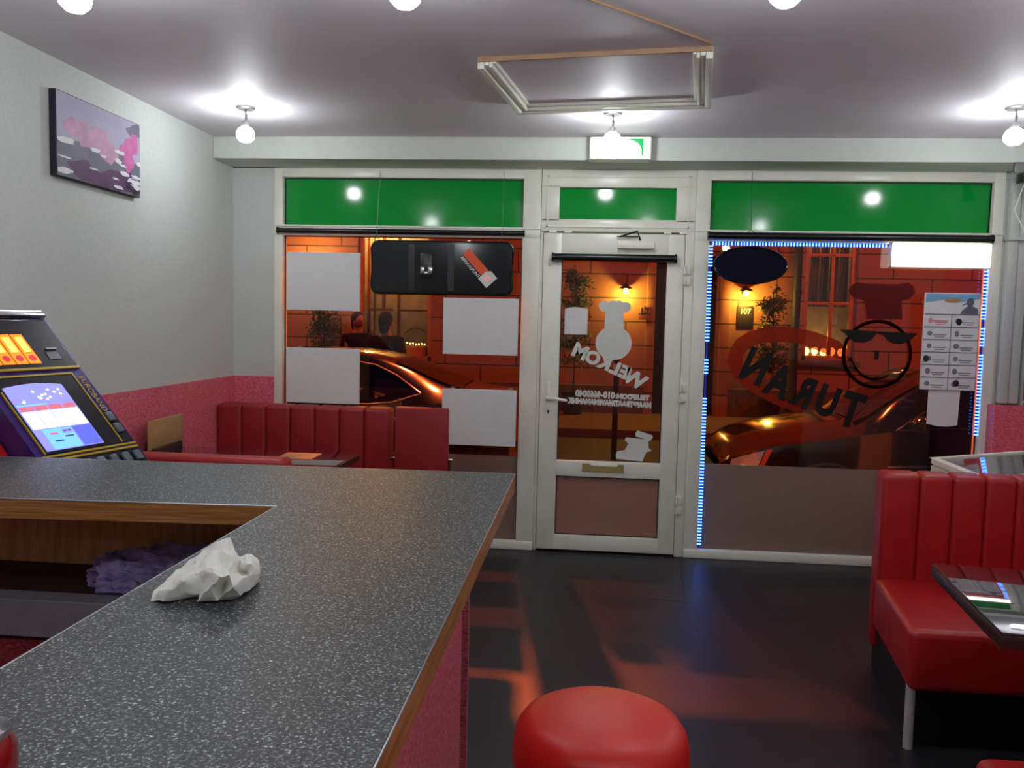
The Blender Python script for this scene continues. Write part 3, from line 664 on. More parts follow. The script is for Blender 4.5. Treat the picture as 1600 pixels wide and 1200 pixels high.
# crumpled napkin
NO = [(-0.7275, 1.3182, 1.052), (-0.7402, 1.4009, 1.062), (-0.7177, 1.4231, 1.08), (-0.6978, 1.4526, 1.1), (-0.6663, 1.4562, 1.115), (-0.6456, 1.454, 1.125), (-0.6336, 1.4459, 1.105), (-0.6301, 1.466, 1.085), (-0.6247, 1.4765, 1.092), (-0.613, 1.4723, 1.095), (-0.5959, 1.4635, 1.085), (-0.5781, 1.4287, 1.07), (-0.577, 1.4083, 1.06), (-0.578, 1.3938, 1.053), (-0.5836, 1.3575, 1.051), (-0.6129, 1.3264, 1.051), (-0.645, 1.3181, 1.051), (-0.6507, 1.3393, 1.058), (-0.669, 1.3303, 1.06), (-0.6839, 1.3216, 1.051), (-0.7001, 1.3093, 1.051)]
NI = [(-0.6909, 1.3073, 1.072), (-0.6675, 1.312, 1.086), (-0.6676, 1.3232, 1.068), (-0.6543, 1.3425, 1.096), (-0.6444, 1.3408, 1.078), (-0.6462, 1.3866, 1.106), (-0.6456, 1.4188, 1.112), (-0.6398, 1.4111, 1.084), (-0.6152, 1.3074, 1.076), (-0.594, 1.2977, 1.102), (-0.5909, 1.3227, 1.102), (-0.6153, 1.3619, 1.066), (-0.6028, 1.3676, 1.108), (-0.6198, 1.4253, 1.076), (-0.5843, 1.3757, 1.102), (-0.5788, 1.3929, 1.096), (-0.5757, 1.3882, 1.078), (-0.5794, 1.3531, 1.082), (-0.5745, 1.3057, 1.082), (-0.6076, 1.4303, 1.068)]
def napkin():
    pts = [Vector(p) for p in NO+NI]; e = Vector((0, 0, 1.54)); n = len(NO)
    f = Vector((-.42, .86, -.29)).normalized(); r_ = f.cross(Vector((0, 0, 1))).normalized(); u_ = r_.cross(f)
    p2 = [Vector(((p-e).dot(r_)/(p-e).dot(f), (p-e).dot(u_)/(p-e).dot(f))) for p in pts]
    res = delaunay_2d_cdt(p2, [(i, (i+1) % n) for i in range(n)], [], 1, 1e-7)
    t = bmesh.new(); vs = []
    for i, orig in enumerate(res[3]):
        vs.append(t.verts.new(pts[orig[0]] if orig else Vector((-.65, 1.35, 1.06))))
    for fc in res[2]: t.faces.new([vs[i] for i in fc])
    bmesh.ops.subdivide_edges(t, edges=t.edges, cuts=3, use_grid_fill=True)
    for _ in range(1): bmesh.ops.smooth_vert(t, verts=[v for v in t.verts if not v.is_boundary], factor=.5, use_axis_x=True, use_axis_y=True, use_axis_z=True)
    for v in t.verts:
        k = (1-2*abs(noise.noise(v.co*26)))*.006+noise.noise(v.co*38)*.006+abs(noise.noise(v.co*80))*.004; v.co += Vector((0, -k*.5, k)); v.co.z = max(v.co.z, 1.0512)
    ex = bmesh.ops.extrude_edge_only(t, edges=[e_ for e_ in t.edges if e_.is_boundary])
    nv = [v for v in ex['geom'] if isinstance(v, bmesh.types.BMVert)]
    for v in nv: v.co = Vector((v.co.x*.9-.066, v.co.y+.01, 1.0512+(v.co.z-1.0512)*.15))
    return t
b = B(); b.add(napkin()); tag(b.build('paper_napkin', 'paper_white'), 'crumpled white paper napkin lying on the speckled counter', 'napkin')
# red can
t = thing('drink_can', 'red drink can at the lower left corner of the counter', 'can', (-.531, .672, 1.05))
c = (-.533, .668, 1.0502)
B().lathe([(0, .004), (.024, .004), (.027, 0), (.033, .012), (.033, .098), (.0275, .110)], c, 40).build('body', 'can_red', t)
B().lathe([(.0275, .109), (.0282, .113), (.027, .1155), (.0255, .113), (.024, .108), (0, .108)], c, 40).build('lid', 'aluminium', t)
B().box(c[0]-.006, c[0]+.006, c[1]-.012, c[1]+.012, c[2]+.1085, c[2]+.1105, .002).build('ring_pull', 'aluminium', t)

# ------------------------------------------------------------------ bar stools
def stool(x, y, label, zt=.768, r=.172):
    t = thing('bar_stool', label, 'stool', (x, y, 0))
    b = B(); b.lathe([(0, .004), (.06, .003), (r*.62, -.001), (r*.80, -.007), (r*.91, -.017), (r*.98, -.033), (r*1.01, -.055), (r*1.02, -.09), (r*.99, -.13), (r*.93, -.15), (0, -.155)], (x, y, zt), 64); s_ = b.build('seat', 'red_stool', t)
    b = B(); b.cyl((x, y, .03), (x, y, zt-.15), .028); b.build('column', 'chrome', t)
    b = B(); b.lathe([(0, .0), (.21, 0), (.215, .008), (.19, .02), (.05, .04), (.03, .06), (0, .06)], (x, y, 0), 48); b.build('base', 'chrome', t)
    b = B(); b.tube([(x+.14*math.cos(a), y+.14*math.sin(a), .25) for a in [i*2*PI/32 for i in range(32)]], .011, 8, closed=True); b.cyl((x-.14, y, .25), (x+.14, y, .25), .008); b.build('footrest', 'chrome', t)
    return t
stool(.047, 1.605, 'round red padded bar stool beside the counter, bottom centre')

# ------------------------------------------------------------------ right booth
def bench_right():
    t = thing('banquette_bench', 'bright red channelled bench with black base behind the glass-topped table', 'bench', (1.9, 3.45, 0))
    xa, xb = 1.19, 2.68; W_ = .137
    b = B(); n = 11
    for k in range(n):
        x = xa+.005+k*W_; w_ = W_+.003
        if k == 0: x -= .0; w_ = W_+.02
        if k: x += .017
        if x+w_ > xb: w_ = xb-x
        if w_ > .03: b.box(x, x+w_, 3.68, 3.83, .40, .915, .024, 4)
    b.box(xa+.004, xb, 3.75, 3.845, .12, .905, .02, 3)
    for v in b.bm.verts: v.co.x += .14*(v.co.y-3.05)*(1 if v.co.x < 1.6 else max(0, (2.68-v.co.x)/1.08))
    b.build('backrest', 'red_leather', t)
    b = B(); b.box(xa, xb, 3.05, 3.73, .225, .455, .03, 4)
    for v in b.bm.verts: v.co.x += .14*(v.co.y-3.05)*(1 if v.co.x < 1.6 else 0)
    b.build('seat', 'red_leather', t)
    b = B(); b.box(xa+.03, xb, 3.12, 3.84, .0, .24)
    for v in b.bm.verts: v.co.x += .14*(v.co.y-3.05)*(1 if v.co.x < 1.6 else 0)
    b.build('plinth', 'plinth_black', t, smooth=False)
    for x in (1.215, 2.60): b = B(); b.cyl((x, 3.085, 0), (x, 3.085, .24), .017, n=20); b.build('leg', 'chrome_leg', t)
bench_right()
def bench_near():
    t = thing('banquette_bench', 'red bench at the lower right corner, in front of the glass-topped table', 'bench', (1.9, 1.8, 0))
    b = B(); b.box(1.0, 2.68, 1.52, 2.14, .23, .47, .035, 4); b.build('seat', 'red_leather', t)
    b = B()
    for k in range(11): b.box(1.0+k*.152, 1.155+k*.152, 1.40, 1.54, .40, .62, .024, 3)
    b.box(1.0, 2.68, 1.38, 1.46, .12, .61, .02); b.build('backrest', 'red_leather', t)
    B().box(1.03, 2.68, 1.42, 2.08, 0, .24).build('plinth', 'plinth_black', t, smooth=False)
bench_near()
def table(name, label, x0, x1, y0, y1, z, k, legs, tilt=0):
    t = thing(name, label, 'table', ((x0+x1)/2, (y0+y1)/2, 0))
    def sh(b):
        for v in b.bm.verts: v.co.x += k*(v.co.y-y0)*(1 if v.co.x < (x0+x1)/2 else 0)
    def tl(b):
        for v in b.bm.verts: v.co.z -= tilt*(v.co.x-x0)
    b = B(); b.box(x0, x1, y0, y1, z-.045, z-.007, .004, 2); sh(b); tl(b); b.build('tabletop', 'table_dark', t)
    b = B(); b.box(x0+.004, x1-.004, y0+.004, y1-.004, z-.0065, z, .002, 2); sh(b); tl(b); b.build('glass_sheet', 'glass_table', t)
    for x, y in legs:
        b = B(); b.box(x-.03, x+.03, y-.03, y+.03, .02, z-.045-tilt*(x-x0), .004); b.build('column', 'dark_metal', t)
        b = B(); b.box(x-.22, x+.22, y-.22, y+.22, 0, .02, .006); b.build('base', 'dark_metal', t)
    return t
table('booth_table', 'dark table with reflective glass top in the right booth', 1.10, 2.55, 2.24, 2.91, .75, .13, ((2.2, 2.575),), .035)

# ------------------------------------------------------------------ ice cream freezer by the right window
t = thing('chest_freezer', 'white chest freezer with sloping glass lid behind the right bench', 'freezer', (2.2, 4.2, 0))
PX = Matrix(((1, 0, 0), (0, 0, -1), (0, 1, 0))).to_4x4()
b = B(); b.prism([(1.80, .06), (2.62, .06), (2.62, .94), (1.80, .845)], at3(0, 4.50, 0) @ PX, .58, bev=.012); b.build('body', 'white_plastic', t)
b = B()
for a, c, y0, y1 in ((1.795, 1.83, 3.92, 4.505), (2.59, 2.625, 3.92, 4.505)):
    b.prism([(a, .847+.115*(a-1.8)), (c, .847+.115*(c-1.8)), (c, .872+.115*(c-1.8)), (a, .872+.115*(a-1.8))], at3(0, y1, 0) @ PX, y1-y0)
for y0, y1 in ((3.92, 3.95), (4.475, 4.505)):
    b.prism([(1.795, .847), (2.625, .943), (2.625, .968), (1.795, .872)], at3(0, y1, 0) @ PX, y1-y0)
b.build('lid_frame', 'white_plastic', t)
b = B(); b.prism([(1.83, .858), (2.59, .946), (2.59, .956), (1.83, .868)], at3(0, 4.475, 0) @ PX, .525); b.build('glass_lid', 'glass_table', t, smooth=False)
b = B()
for x in (1.88, 2.55):
    for y in (3.99, 4.43): b.cyl((x, y, 0), (x, y, .065), .022, n=14)
b.build('foot', 'rubber', t)

# ------------------------------------------------------------------ left booth
t = thing('banquette_bench', 'dark red channelled banquette against the left window, facing the room', 'bench', (-1.85, 5.1, 0))
b = B()
for k in range(7):
    x = -2.40+k*.163
    b.box(x, x+.166, 5.19, 5.35, .40, .955, .024, 4)
b.box(-2.40, -1.262, 5.27, 5.365, .10, .945, .02)
b.build('backrest', 'red_back', t)
b = B(); b.box(-2.40, -1.255, 4.80, 5.22, .25, .46, .03, 4); b.build('seat', 'red_back', t)
B().box(-2.38, -1.28, 4.84, 5.34, 0, .26).build('plinth', 'plinth_black', t, smooth=False)
t = thing('banquette_bench', 'low red bench back seen over the counter beside the slot machine', 'bench', (-1.9, 3.8, 0))
b = B(); b.box(-2.39, -1.335, 3.56, 3.68, .30, .895, .028, 4); b.build('backrest', 'red_leather', t)
b = B(); b.box(-2.39, -1.34, 3.66, 4.06, .24, .45, .03, 4); b.build('seat', 'red_leather', t)
B().box(-2.37, -1.36, 3.60, 4.02, 0, .25).build('plinth', 'plinth_black', t, smooth=False)
table('booth_table', 'dark red table with glass top in the left booth', -2.39, -1.31, 4.12, 4.70, .75, 0, ((-1.9, 4.41),))
t = thing('menu_card', 'small tan card lying flat on the left booth table', 'card', (-1.6, 4.5, .75))
b = B(); b.box(-1.70, -1.50, 4.40, 4.60, .7503, .754); b.build('sheet', 'kraft', t, smooth=False)
t = thing('menu_holder', 'tan menu card standing in a clear holder, painted dark for the shadow below, against the pink wainscot', 'menu', (-2.3, 4.36, .75))
b = B(); b.box(-2.34, -2.30, 4.22, 4.54, .7502, .81, .006); b.box(-2.34, -2.33, 4.20, 4.56, .79, .84, .002); b.build('holder', 'dark_brown', t)  # clear base built solid dark to stand for the shadow under the card
b = B(); b.box(-2.322, -2.312, 4.19, 4.565, .80, .962, .003); b.build('card', 'kraft', t)
t = thing('chair', 'plain red upholstered chair beside the left banquette, seen from behind', 'chair', (-.98, 5.05, 0))
b = B(); b.box(-1.145, -.82, 4.87, 4.925, .44, 1.005, .012, 3); b.build('backrest', 'red_back', t)
b = B(); b.box(-1.15, -.815, 4.90, 5.28, .40, .48, .018, 3); b.build('seat', 'red_back', t)
for x in (-1.135, -.83):
    for y in (4.93, 5.25): b = B(); b.cyl((x, y, 0), (x, y, .41), .011, n=14); b.build('leg', 'chrome', t)
for x in (-1.152, -.813):
    b = B(); b.box(x-.02, x+.02, 4.885, 4.91, .682, .70, .004); b.tube([(x, 4.90, .69), (x, 4.93, .60), (x, 4.94, .42)], .008, 8); b.build('back_bracket', 'chrome', t)

# ------------------------------------------------------------------ slot machine
def slot_machine():
    a = math.radians(14); u = Vector((math.sin(a), math.cos(a), 0)); n = Vector((math.cos(a), -math.sin(a), 0))
    T = Vector((-2.2, 3.165, 1.5125)); tl = math.radians(44.36)
    e = (n*math.sin(tl)-Vector((0, 0, 1))*math.cos(tl)).normalized(); nn = (n*math.cos(tl)+Vector((0, 0, 1))*math.sin(tl)).normalized()
    FM = Matrix((u, -e, nn)).transposed().to_4x4(); FM.translation = T       # local x along u (far side), y up the face, z out of the face
    W_ = .40; k = 1.048
    t = thing('slot_machine', 'slot machine with slanted lit screen standing behind the far end of the counter', 'slot machine', (-2.1, 3.0, 0))
    def P(dn, dz): return (dn, dz)
    # side profile in (n, z) extruded along u
    prof = [(-.10, 1.50), (.0, 1.5125), (.545, .955), (.60, .86), (.50, .80), (.40, .05), (-.10, .05)]
    SM = Matrix((n, Vector((0, 0, 1)), u)).transposed().to_4x4(); SM.translation = Vector((T.x, T.y, 0))
    b = B(); b.prism(prof, Matrix.Translation(-u*(W_+.03)) @ SM, W_+.04); b.build('cabinet', 'machine_purple', t, smooth=False)
    red = [(-.12, 1.30), (-.02, 1.31), (.44, .93), (.47, .80), (.42, .0), (-.12, .0)]
    b = B(); b.prism([(x+.12 if x < 0 else x, z) for x, z in red], Matrix.Translation(-u*(W_+.10)) @ SM, .07, bev=.008); b.build('side_panel', 'machine_red', t)
    def fb(b, x0, x1, y0, y1, z0, z1, bev=0, mi=0): b.box(x0*k, x1*k, y0*k, y1*k, z0, z1, bev, M4=FM, mi=mi)
    def part(name, m, boxes, par=t, bev=0):
        q = B()
        for x in boxes: fb(q, *x, bev=bev)
        return q.build(name, m, par, smooth=bool(bev))
    part('top_trim', 'machine_chrome', [(-.41, .008, -.018, .006, 0, .022)], bev=.004)
    part('top_light', 'sign_lit', [(-.40, .0, -.002, .010, .010, .02)])
    gl = part('upper_glass', 'machine_black', [(-.40, -.004, -.262, -.02, 0, .006)])
    # orange reel columns in the upper glass
    for q in range(5):
        x = -.40+q*.052
        rp_ = part('reel_strip', 'reel_orange', [(x, x+.046, -.24, -.10, .006, .008)], gl)
        part('reel_lamp', 'reel_yellow', [(x+.010, x+.036, -.185, -.115, .008, .0095)], rp_)
        q2 = B(); q2.prism([(xx*k, yy*k) for xx, yy in ell(x+.023, -.215, .014, .014, 16)], FM @ at3(0, 0, .008), .0015); q2.build('reel_symbol', 'reel_red', rp_, smooth=False)
    part('coin_slot', 'machine_chrome', [(-.09, -.045, -.178, -.172, .006, .012)], gl)
    part('side_badge', 'button_grey', [(-.10, -.05, -.225, -.19, .006, .009)], gl)
    part('gold_band', 'machine_gold', [(-.42, .002, -.272, -.262, .002, .010)])
    part('gold_band', 'machine_gold', [(-.40, -.052, -.300, -.293, .002, .009), (-.056, -.050, -.632, -.293, .002, .009), (-.382, -.377, -.632, -.36, .002, .009)])
    bz = part('screen_bezel', 'machine_black', [(-.377, -.056, -.632, -.300, .001, .006)])
    part('gold_band', 'machine_gold', [(-.40, .0, -.648, -.640, .002, .010)]); part('gold_band', 'machine_gold', [(-.40, .0, -.664, -.656, .002, .010)])
    # screen
    def bez(x0, x1, y0, y1, bow, n_=10):
        L_ = [(x0+(x1-x0)*i/n_, y1+bow*math.sin(PI*i/n_)) for i in range(n_+1)]; R_ = [(x0+(x1-x0)*i/n_, y0+bow*math.sin(PI*i/n_)*.0) for i in range(n_, -1, -1)]
        return [(x*k, y*k) for x, y in L_+R_]
    q = B(); q.prism(bez(-.366, -.132, -.622, -.345, .012), FM @ at3(0, 0, .006), .003); sc = q.build('screen', 'scr_lilac', bz, smooth=False)
    x0, x1 = -.364, -.134; w4 = (x1-x0)/4
    def sp(m_, y0, y1, xs, z=.0092):
        q = B()
        for a_, c_ in xs: q.box(a_*k, c_*k, y0*k, y1*k, z, z+.0006, M4=FM)
        return q.build('screen_picture', m_, bz, smooth=False)
    sp('scr_white', -.53, -.455, [(x0+i*w4+.002, x0+(i+1)*w4-.002) for i in range(4)])
    sp('scr_red', -.452, -.432, [(x0+i*w4+.003, x0+(i+1)*w4-.003) for i in range(4)])
    sp('scr_cyan', -.430, -.424, [(x0, x0+.12)])
    sp('scr_blue', -.62, -.535, [(x1-.08, x1)]); sp('scr_cyan', -.62, -.535, [(x0+.03, x1-.085)], .0094)
    sp('scr_lilac', -.56, -.542, [(x0+.10, x0+.14)], .0101); sp('scr_dark', -.552, -.548, [(x0+.105, x0+.118), (x0+.124, x0+.137)], .0108)
    sp('scr_dark', -.575, -.570, [(x0+.10, x0+.135)], .0101); sp('scr_dark', -.59, -.585, [(x0+.05, x0+.085)], .0101); sp('scr_red', -.56, -.552, [(x0+.05, x0+.08)], .0101)
    rs = random.Random(2)
    q = B()
    for i in range(14): q.prism([(xx*k, yy*k) for xx, yy in ell(x0+.03+rs.random()*.18, -.415+rs.random()*.05, .006, .005, 8)], FM @ at3(0, 0, .0092), .0005)
    q.build('screen_picture', 'scr_white', bz, smooth=False)
    # lettering up the right side
    q = B(); TM = FM @ at3(-.026*k, -.40*k, .007) @ Matrix.Rotation(-PI/2, 4, 'Z'); text_into(q, 'EUROBAND', .034, TM, .0006, sx=1.0); q.build('side_lettering', 'machine_gold', t, smooth=False)
    for x, y in ((-.028, -.515), (-.028, -.57), (-.03, -.70), (-.085, -.70), (-.14, -.70), (-.195, -.70), (-.25, -.70)):
        part('button', 'button_grey', [(x-.016, x+.016, y-.02, y+.02, .004, .016)], bev=.004)
    part('button_panel', 'machine_black', [(-.055, .0, -.632, -.48, .0005, .005)]); part('button_panel', 'machine_black', [(-.40, .0, -.76, -.668, .0005, .005)])
slot_machine()

# ------------------------------------------------------------------ street
G = -.12
def top(name, b, m, label, cat, group=None, kind=None, **k): return tag(b.build(name, m, **k), label, cat, group, kind)
struct('street', B().box(-16, 20, 6.55, 12.6, G-.4, G-.08), 'asphalt', smooth=False)
struct('pavement', B().box(-16, 20, 5.62, 6.55, G-.3, G+.04), 'concrete', smooth=False)
struct('pavement', B().box(-16, 20, 12.6, 15.2, G-.3, G+.04), 'concrete', smooth=False)
# facade opposite with openings
FY = 15.0
op = [(-4.25, -2.86, .75, 3.7), (1.15, 2.25, G, 2.75), (3.72, 4.62, .95, 3.7), (7.2, 8.6, .75, 3.7), (-9.0, -7.4, .75, 3.7)]
b = B(); xs = sorted(set([-16, 20]+[v for o in op for v in o[:2]]))
for a, c in zip(xs, xs[1:]):
    o = [q for q in op if q[0] <= a+1e-6 and q[1] >= c-1e-6]
    if not o: b.box(a, c, FY, FY+.4, G, 9)
    else: b.box(a, c, FY, FY+.4, o[0][3], 9); (b.box(a, c, FY, FY+.4, G, o[0][2]) if o[0][2] > G+.01 else None)
fac = thing('opposite_building', 'stone building across the street lit orange by street light', 'building', (0, FY, G))
b.build('wall', 'facade_stone', fac, smooth=False)
b = B()
for a, c in ((-16, 1.1), (2.3, 20)): b.box(a, c, FY-.07, FY, G, .42, .01, 1)
b.build('plinth', 'concrete', fac)
b = B(); b.box(-16, 20, FY-.22, FY, 3.95, 4.12, .02, 1); b.box(-16, 20, FY-.12, FY, 3.80, 3.95, .02, 1); b.build('cornice', 'facade_stone', fac)
for x0, x1 in ((1.0, 1.15), (2.28, 2.46)):
    b = B(); b.box(x0, x1, FY-.10, FY+.02, G, 2.9, .015); b.box(x0-.03, x1+.03, FY-.13, FY+.02, 2.78, 2.9, .01); b.build('pilaster', 'facade_stone', fac)
b = B(); b.box(1.15, 2.28, FY+.30, FY+.36, G, 2.75, .01); b.box(1.3, 1.68, FY+.28, FY+.31, .2, 1.1, .01); b.box(1.78, 2.14, FY+.28, FY+.31, .2, 1.1, .01); b.box(1.3, 1.68, FY+.28, FY+.31, 1.25, 2.5, .01); b.box(1.78, 2.14, FY+.28, FY+.31, 1.25, 2.5, .01)
ed = b.build('entrance_door', 'dark_brown', fac); b = B(); b.cyl((1.74, FY+.30, 1.0), (1.74, FY+.24, 1.0), .03); b.build('door_knob', 'brass', ed)
def win_out(x0, x1, z0, z1, mull, trans, m_frame, curtain=True):
    b = B(); frame_rect(b, x0, x1, z0, z1, .09, FY+.10, FY+.20, .01)
    for x in mull: b.box(x-.03, x+.03, FY+.12, FY+.19, z0, z1, .006)
    for z in trans: b.box(x0, x1, FY+.12, FY+.19, z-.025, z+.025, .006)
    w = b.build('window_frame', m_frame, fac)
    B().box(x0+.05, x1-.05, FY+.15, FY+.155, z0+.05, z1-.05).build('pane', 'glass_clear', w, smooth=False)
    b = B(); b.box(x0-.08, x1+.08, FY-.08, FY+.15, z0-.09, z0, .01); b.build('window_sill', 'concrete', w)
    b = B(); b.box(x0-.3, x1+.3, FY+.9, FY+.95, z0-.4, z1+.2); b.build('room_wall', 'window_curtain', w, smooth=False)
    return w
wl = win_out(-4.25, -2.86, .75, 3.7, (), (), 'warm_wood')
b = B()
for x, w_ in ((-4.12, .05), (-4.0, .03), (-3.55, .05), (-2.98, .04)): b.box(x, x+w_, FY+.22, FY+.30, .75, 3.6, .004)
b.box(-3.84, -3.79, FY+.22, FY+.3, 1.70, 3.6, .004)
b.box(-4.1, -3.66, FY+.2, FY+.42, 1.655, 1.70, .004); b.box(-3.52, -2.95, FY+.2, FY+.42, 1.655, 1.70, .004); b.box(-4.15, -2.9, FY+.16, FY+.6, .75, .80, .004); b.box(-3.98, -3.62, FY+.2, FY+.42, 2.06, 2.09, .004)
b.build('display_shelf', 'warm_wood', wl)
b = B(); b.tube([(-3.21+.27*math.cos(a), FY+.3, 1.06+.29*math.sin(a)) for a in [i*PI/20 for i in range(21)]], .012, 8); b.cyl((-3.21, FY+.3, .80), (-3.21, FY+.3, 1.02), .26, .27, n=28)
top('display_basket', b, 'warm_wood', 'round wicker basket with hoop handle in the lit shop window opposite', 'basket')
rs = random.Random(5); b = B()
for i in range(9): b.sph((-3.45+i*.055, FY+.12+.02*rs.random(), 1.05+.03*rs.random()), .014, n=8)
top('fairy_lights', b, 'warm_glow', 'short row of tiny warm lights in front of the basket opposite', 'lights')

wr = win_out(3.72, 4.62, .95, 3.7, (4.22,), (1.96, 2.80), 'warm_wood')
b = B()
for i in range(14):
    x = 3.80+i*.055; b.cyl((x, FY+.32+.02*math.sin(i*2.1), 1.9), (x, FY+.32+.02*math.sin(i*2.1), 3.6), .026, n=10)
b.build('curtain', 'window_curtain', wr)
win_out(7.2, 8.6, .75, 3.7, (7.9,), (2.2,), 'facade_stone'); win_out(-9.0, -7.4, .75, 3.7, (-8.2,), (2.2,), 'facade_stone')
rs = random.Random(8)
for i in range(5):
    b = B(); x = 3.86+i*.15; b.sph((x, FY+.26, 1.10+.02*rs.random()), .058, (1, .8, 1.2), n=12); b.cyl((x, FY+.26, .96), (x, FY+.26, 1.04), .03, n=12)
    top('tea_light_glass', b, 'warm_glow', 'small glowing glass light on the sill of the window opposite', 'light', 'glowing glass lights on the sill opposite')
b = B(); b.cyl((4.35, FY+.26, 1.55), (4.35, FY+.26, 1.60), .10, .02, n=16); b.cyl((4.35, FY+.26, 1.60), (4.35, FY+.26, 1.72), .01, .002, n=10)
top('window_ornament', b, 'white_plastic', 'small white ornament hanging in the right window opposite', 'ornament')
lamp('shop_window_light', 'POINT', (-3.9, FY+.45, 3.3), 220, (1, .50, .12), .15)
lamp('shop_window_light', 'POINT', (4.3, FY+.6, 3.3), 40, (1, .45, .18), .15)
lamp('shop_window_light', 'POINT', (4.1, FY+.45, 1.3), 14, (1, .5, .12), .1)
# wall lamps and house number plates
def wall_lamp(x, label):
    t = thing('wall_lamp', label, 'lamp', (x, FY, 2.1))
    b = B(); b.box(x-.05, x+.05, FY-.03, FY, 2.08, 2.22, .006); b.tube([(x, FY-.03, 2.18), (x, FY-.10, 2.24), (x, FY-.16, 2.20)], .01, 8); b.build('bracket', 'dark_metal', t)
    b = B(); b.lathe([(0, .07), (.10, .02), (.12, 0), (.11, .002)], (x, FY-.16, 2.14), 24); b.build('shade', 'dark_metal', t)
    b = B(); b.sph((x, FY-.16, 2.10), .05, n=14); b.build('bulb', 'warm_glow', t)
    lamp('wall_lamp_light', 'POINT', (x, FY-.20, 2.03), 50, (1, .66, .09), .05)
wall_lamp(.62, 'glowing wall lamp left of the dark entrance opposite, above the number 17')
wall_lamp(2.70, 'glowing wall lamp right of the dark entrance opposite')
t = thing('house_number', 'house number 17 plate under the left wall lamp opposite', 'number plate', (.97, FY-.02, 1.7))
b = B(); b.box(.86, 1.06, FY-.125, FY-.10, 1.60, 1.84, .004); b.build('plate', 'facade_stone', t)
b = B(); text_into(b, '17', .17, at3(.96, FY-.128, 1.74) @ FX, .002, off=.002); b.build('lettering', 'vinyl_black', t, smooth=False)
t = thing('house_number', 'dark house number plate with numeral under the right wall lamp opposite', 'number plate', (2.66, FY-.02, 1.6))
b = B(); b.box(2.58, 2.86, FY-.02, FY, 1.50, 1.88, .004); b.build('plate', 'dark_brown', t)
b = B(); text_into(b, '107', .13, at3(2.72, FY-.023, 1.78) @ FX, .002, off=.002); b.build('lettering', 'board_white', t, smooth=False)
b = B(); b.cyl((3.57, FY-.10, G), (3.57, FY-.10, 3.9), .07, n=16)
for z in (.8, 2.1, 3.3): b.cyl((3.57, FY-.10, z), (3.57, FY-.10, z+.06), .085, n=16)
top('drainpipe', b, 'dark_brown', 'dark vertical drainpipe on the opposite wall, left of the right window', 'drainpipe')
def tree(x, y, h, seed, label, sp=.32):
    r_ = random.Random(seed); t = thing('potted_tree', label, 'tree', (x, y, G+.04))
    b = B(); b.lathe([(0, 0), (.15, 0), (.20, .36), (.21, .40), (.18, .40), (.17, .34), (0, .34)], (x, y, G+.04), 24); b.build('pot', 'dark_brown', t)
    b = B(); b.tube([(x, y, G+.3), (x+.02, y, h*.5), (x-.01, y, h)], [.025, .02, .008], 8); tips = []
    for k in range(46):
        z = G+.9+(h-G-.9)*r_.random(); a = r_.random()*2*PI; L_ = sp*(.4+.6*r_.random())*(1.25-(z/h)*.6)
        q = Vector((x+L_*math.cos(a), y+.6*L_*math.sin(a), z+L_*(.3-.5*r_.random()))); b.tube([(x, y, z-.03), ((x+q.x)/2, (y+q.y)/2, (z+q.z)/2+.04), q], [.007, .005, .003], 5); tips.append(((x, y, z), q))
    b.build('trunk', 'bark', t)
    b = B(); tb = bmesh.new()
    for p, q in tips:
        for j in range(26):
            c_ = Vector(p).lerp(q, .35+.75*r_.random())+Vector((r_.gauss(0, .05), r_.gauss(0, .05), r_.gauss(0, .05))); d = Vector((r_.gauss(0, 1), r_.gauss(0, 1), r_.gauss(0, 1))).normalized(); e_ = d.orthogonal().normalized()
            tb.faces.new([tb.verts.new(c_+d*.042), tb.verts.new(c_+e_*.018), tb.verts.new(c_-d*.042), tb.verts.new(c_-e_*.018)])
    b.add(tb); tag(b.build('foliage', 'leaf', t, smooth=False), kind='stuff')
tree(3.12, 14.6, 2.15, 1, 'bushy potted tree by the yellow-lit wall right of the entrance opposite')
tree(-4.75, 14.6, 1.85, 2, 'thin potted tree left of the lit shop window opposite', .36)
tree(-.25, 14.6, 2.45, 3, 'tall potted tree left of the lamp with number 17 opposite')
t = thing('street_bollard', 'thin dark post standing in the street beyond the door', 'post', (.34, 10, G))
b = B(); b.cyl((.34, 10, G-.08), (.34, 10, 1.22), .035, n=16); b.sph((.34, 10, 1.23), .045, n=14); b.build('post', 'dark_brown', t)
b = B(); b.cyl((.34, 10, .98), (.34, 10, 1.05), .037, n=16); b.build('reflective_band', 'board_white', t)
lamp('door_light', 'POINT', (-5.0, FY-.5, 2.6), 60, (1, .55, .15), .1)

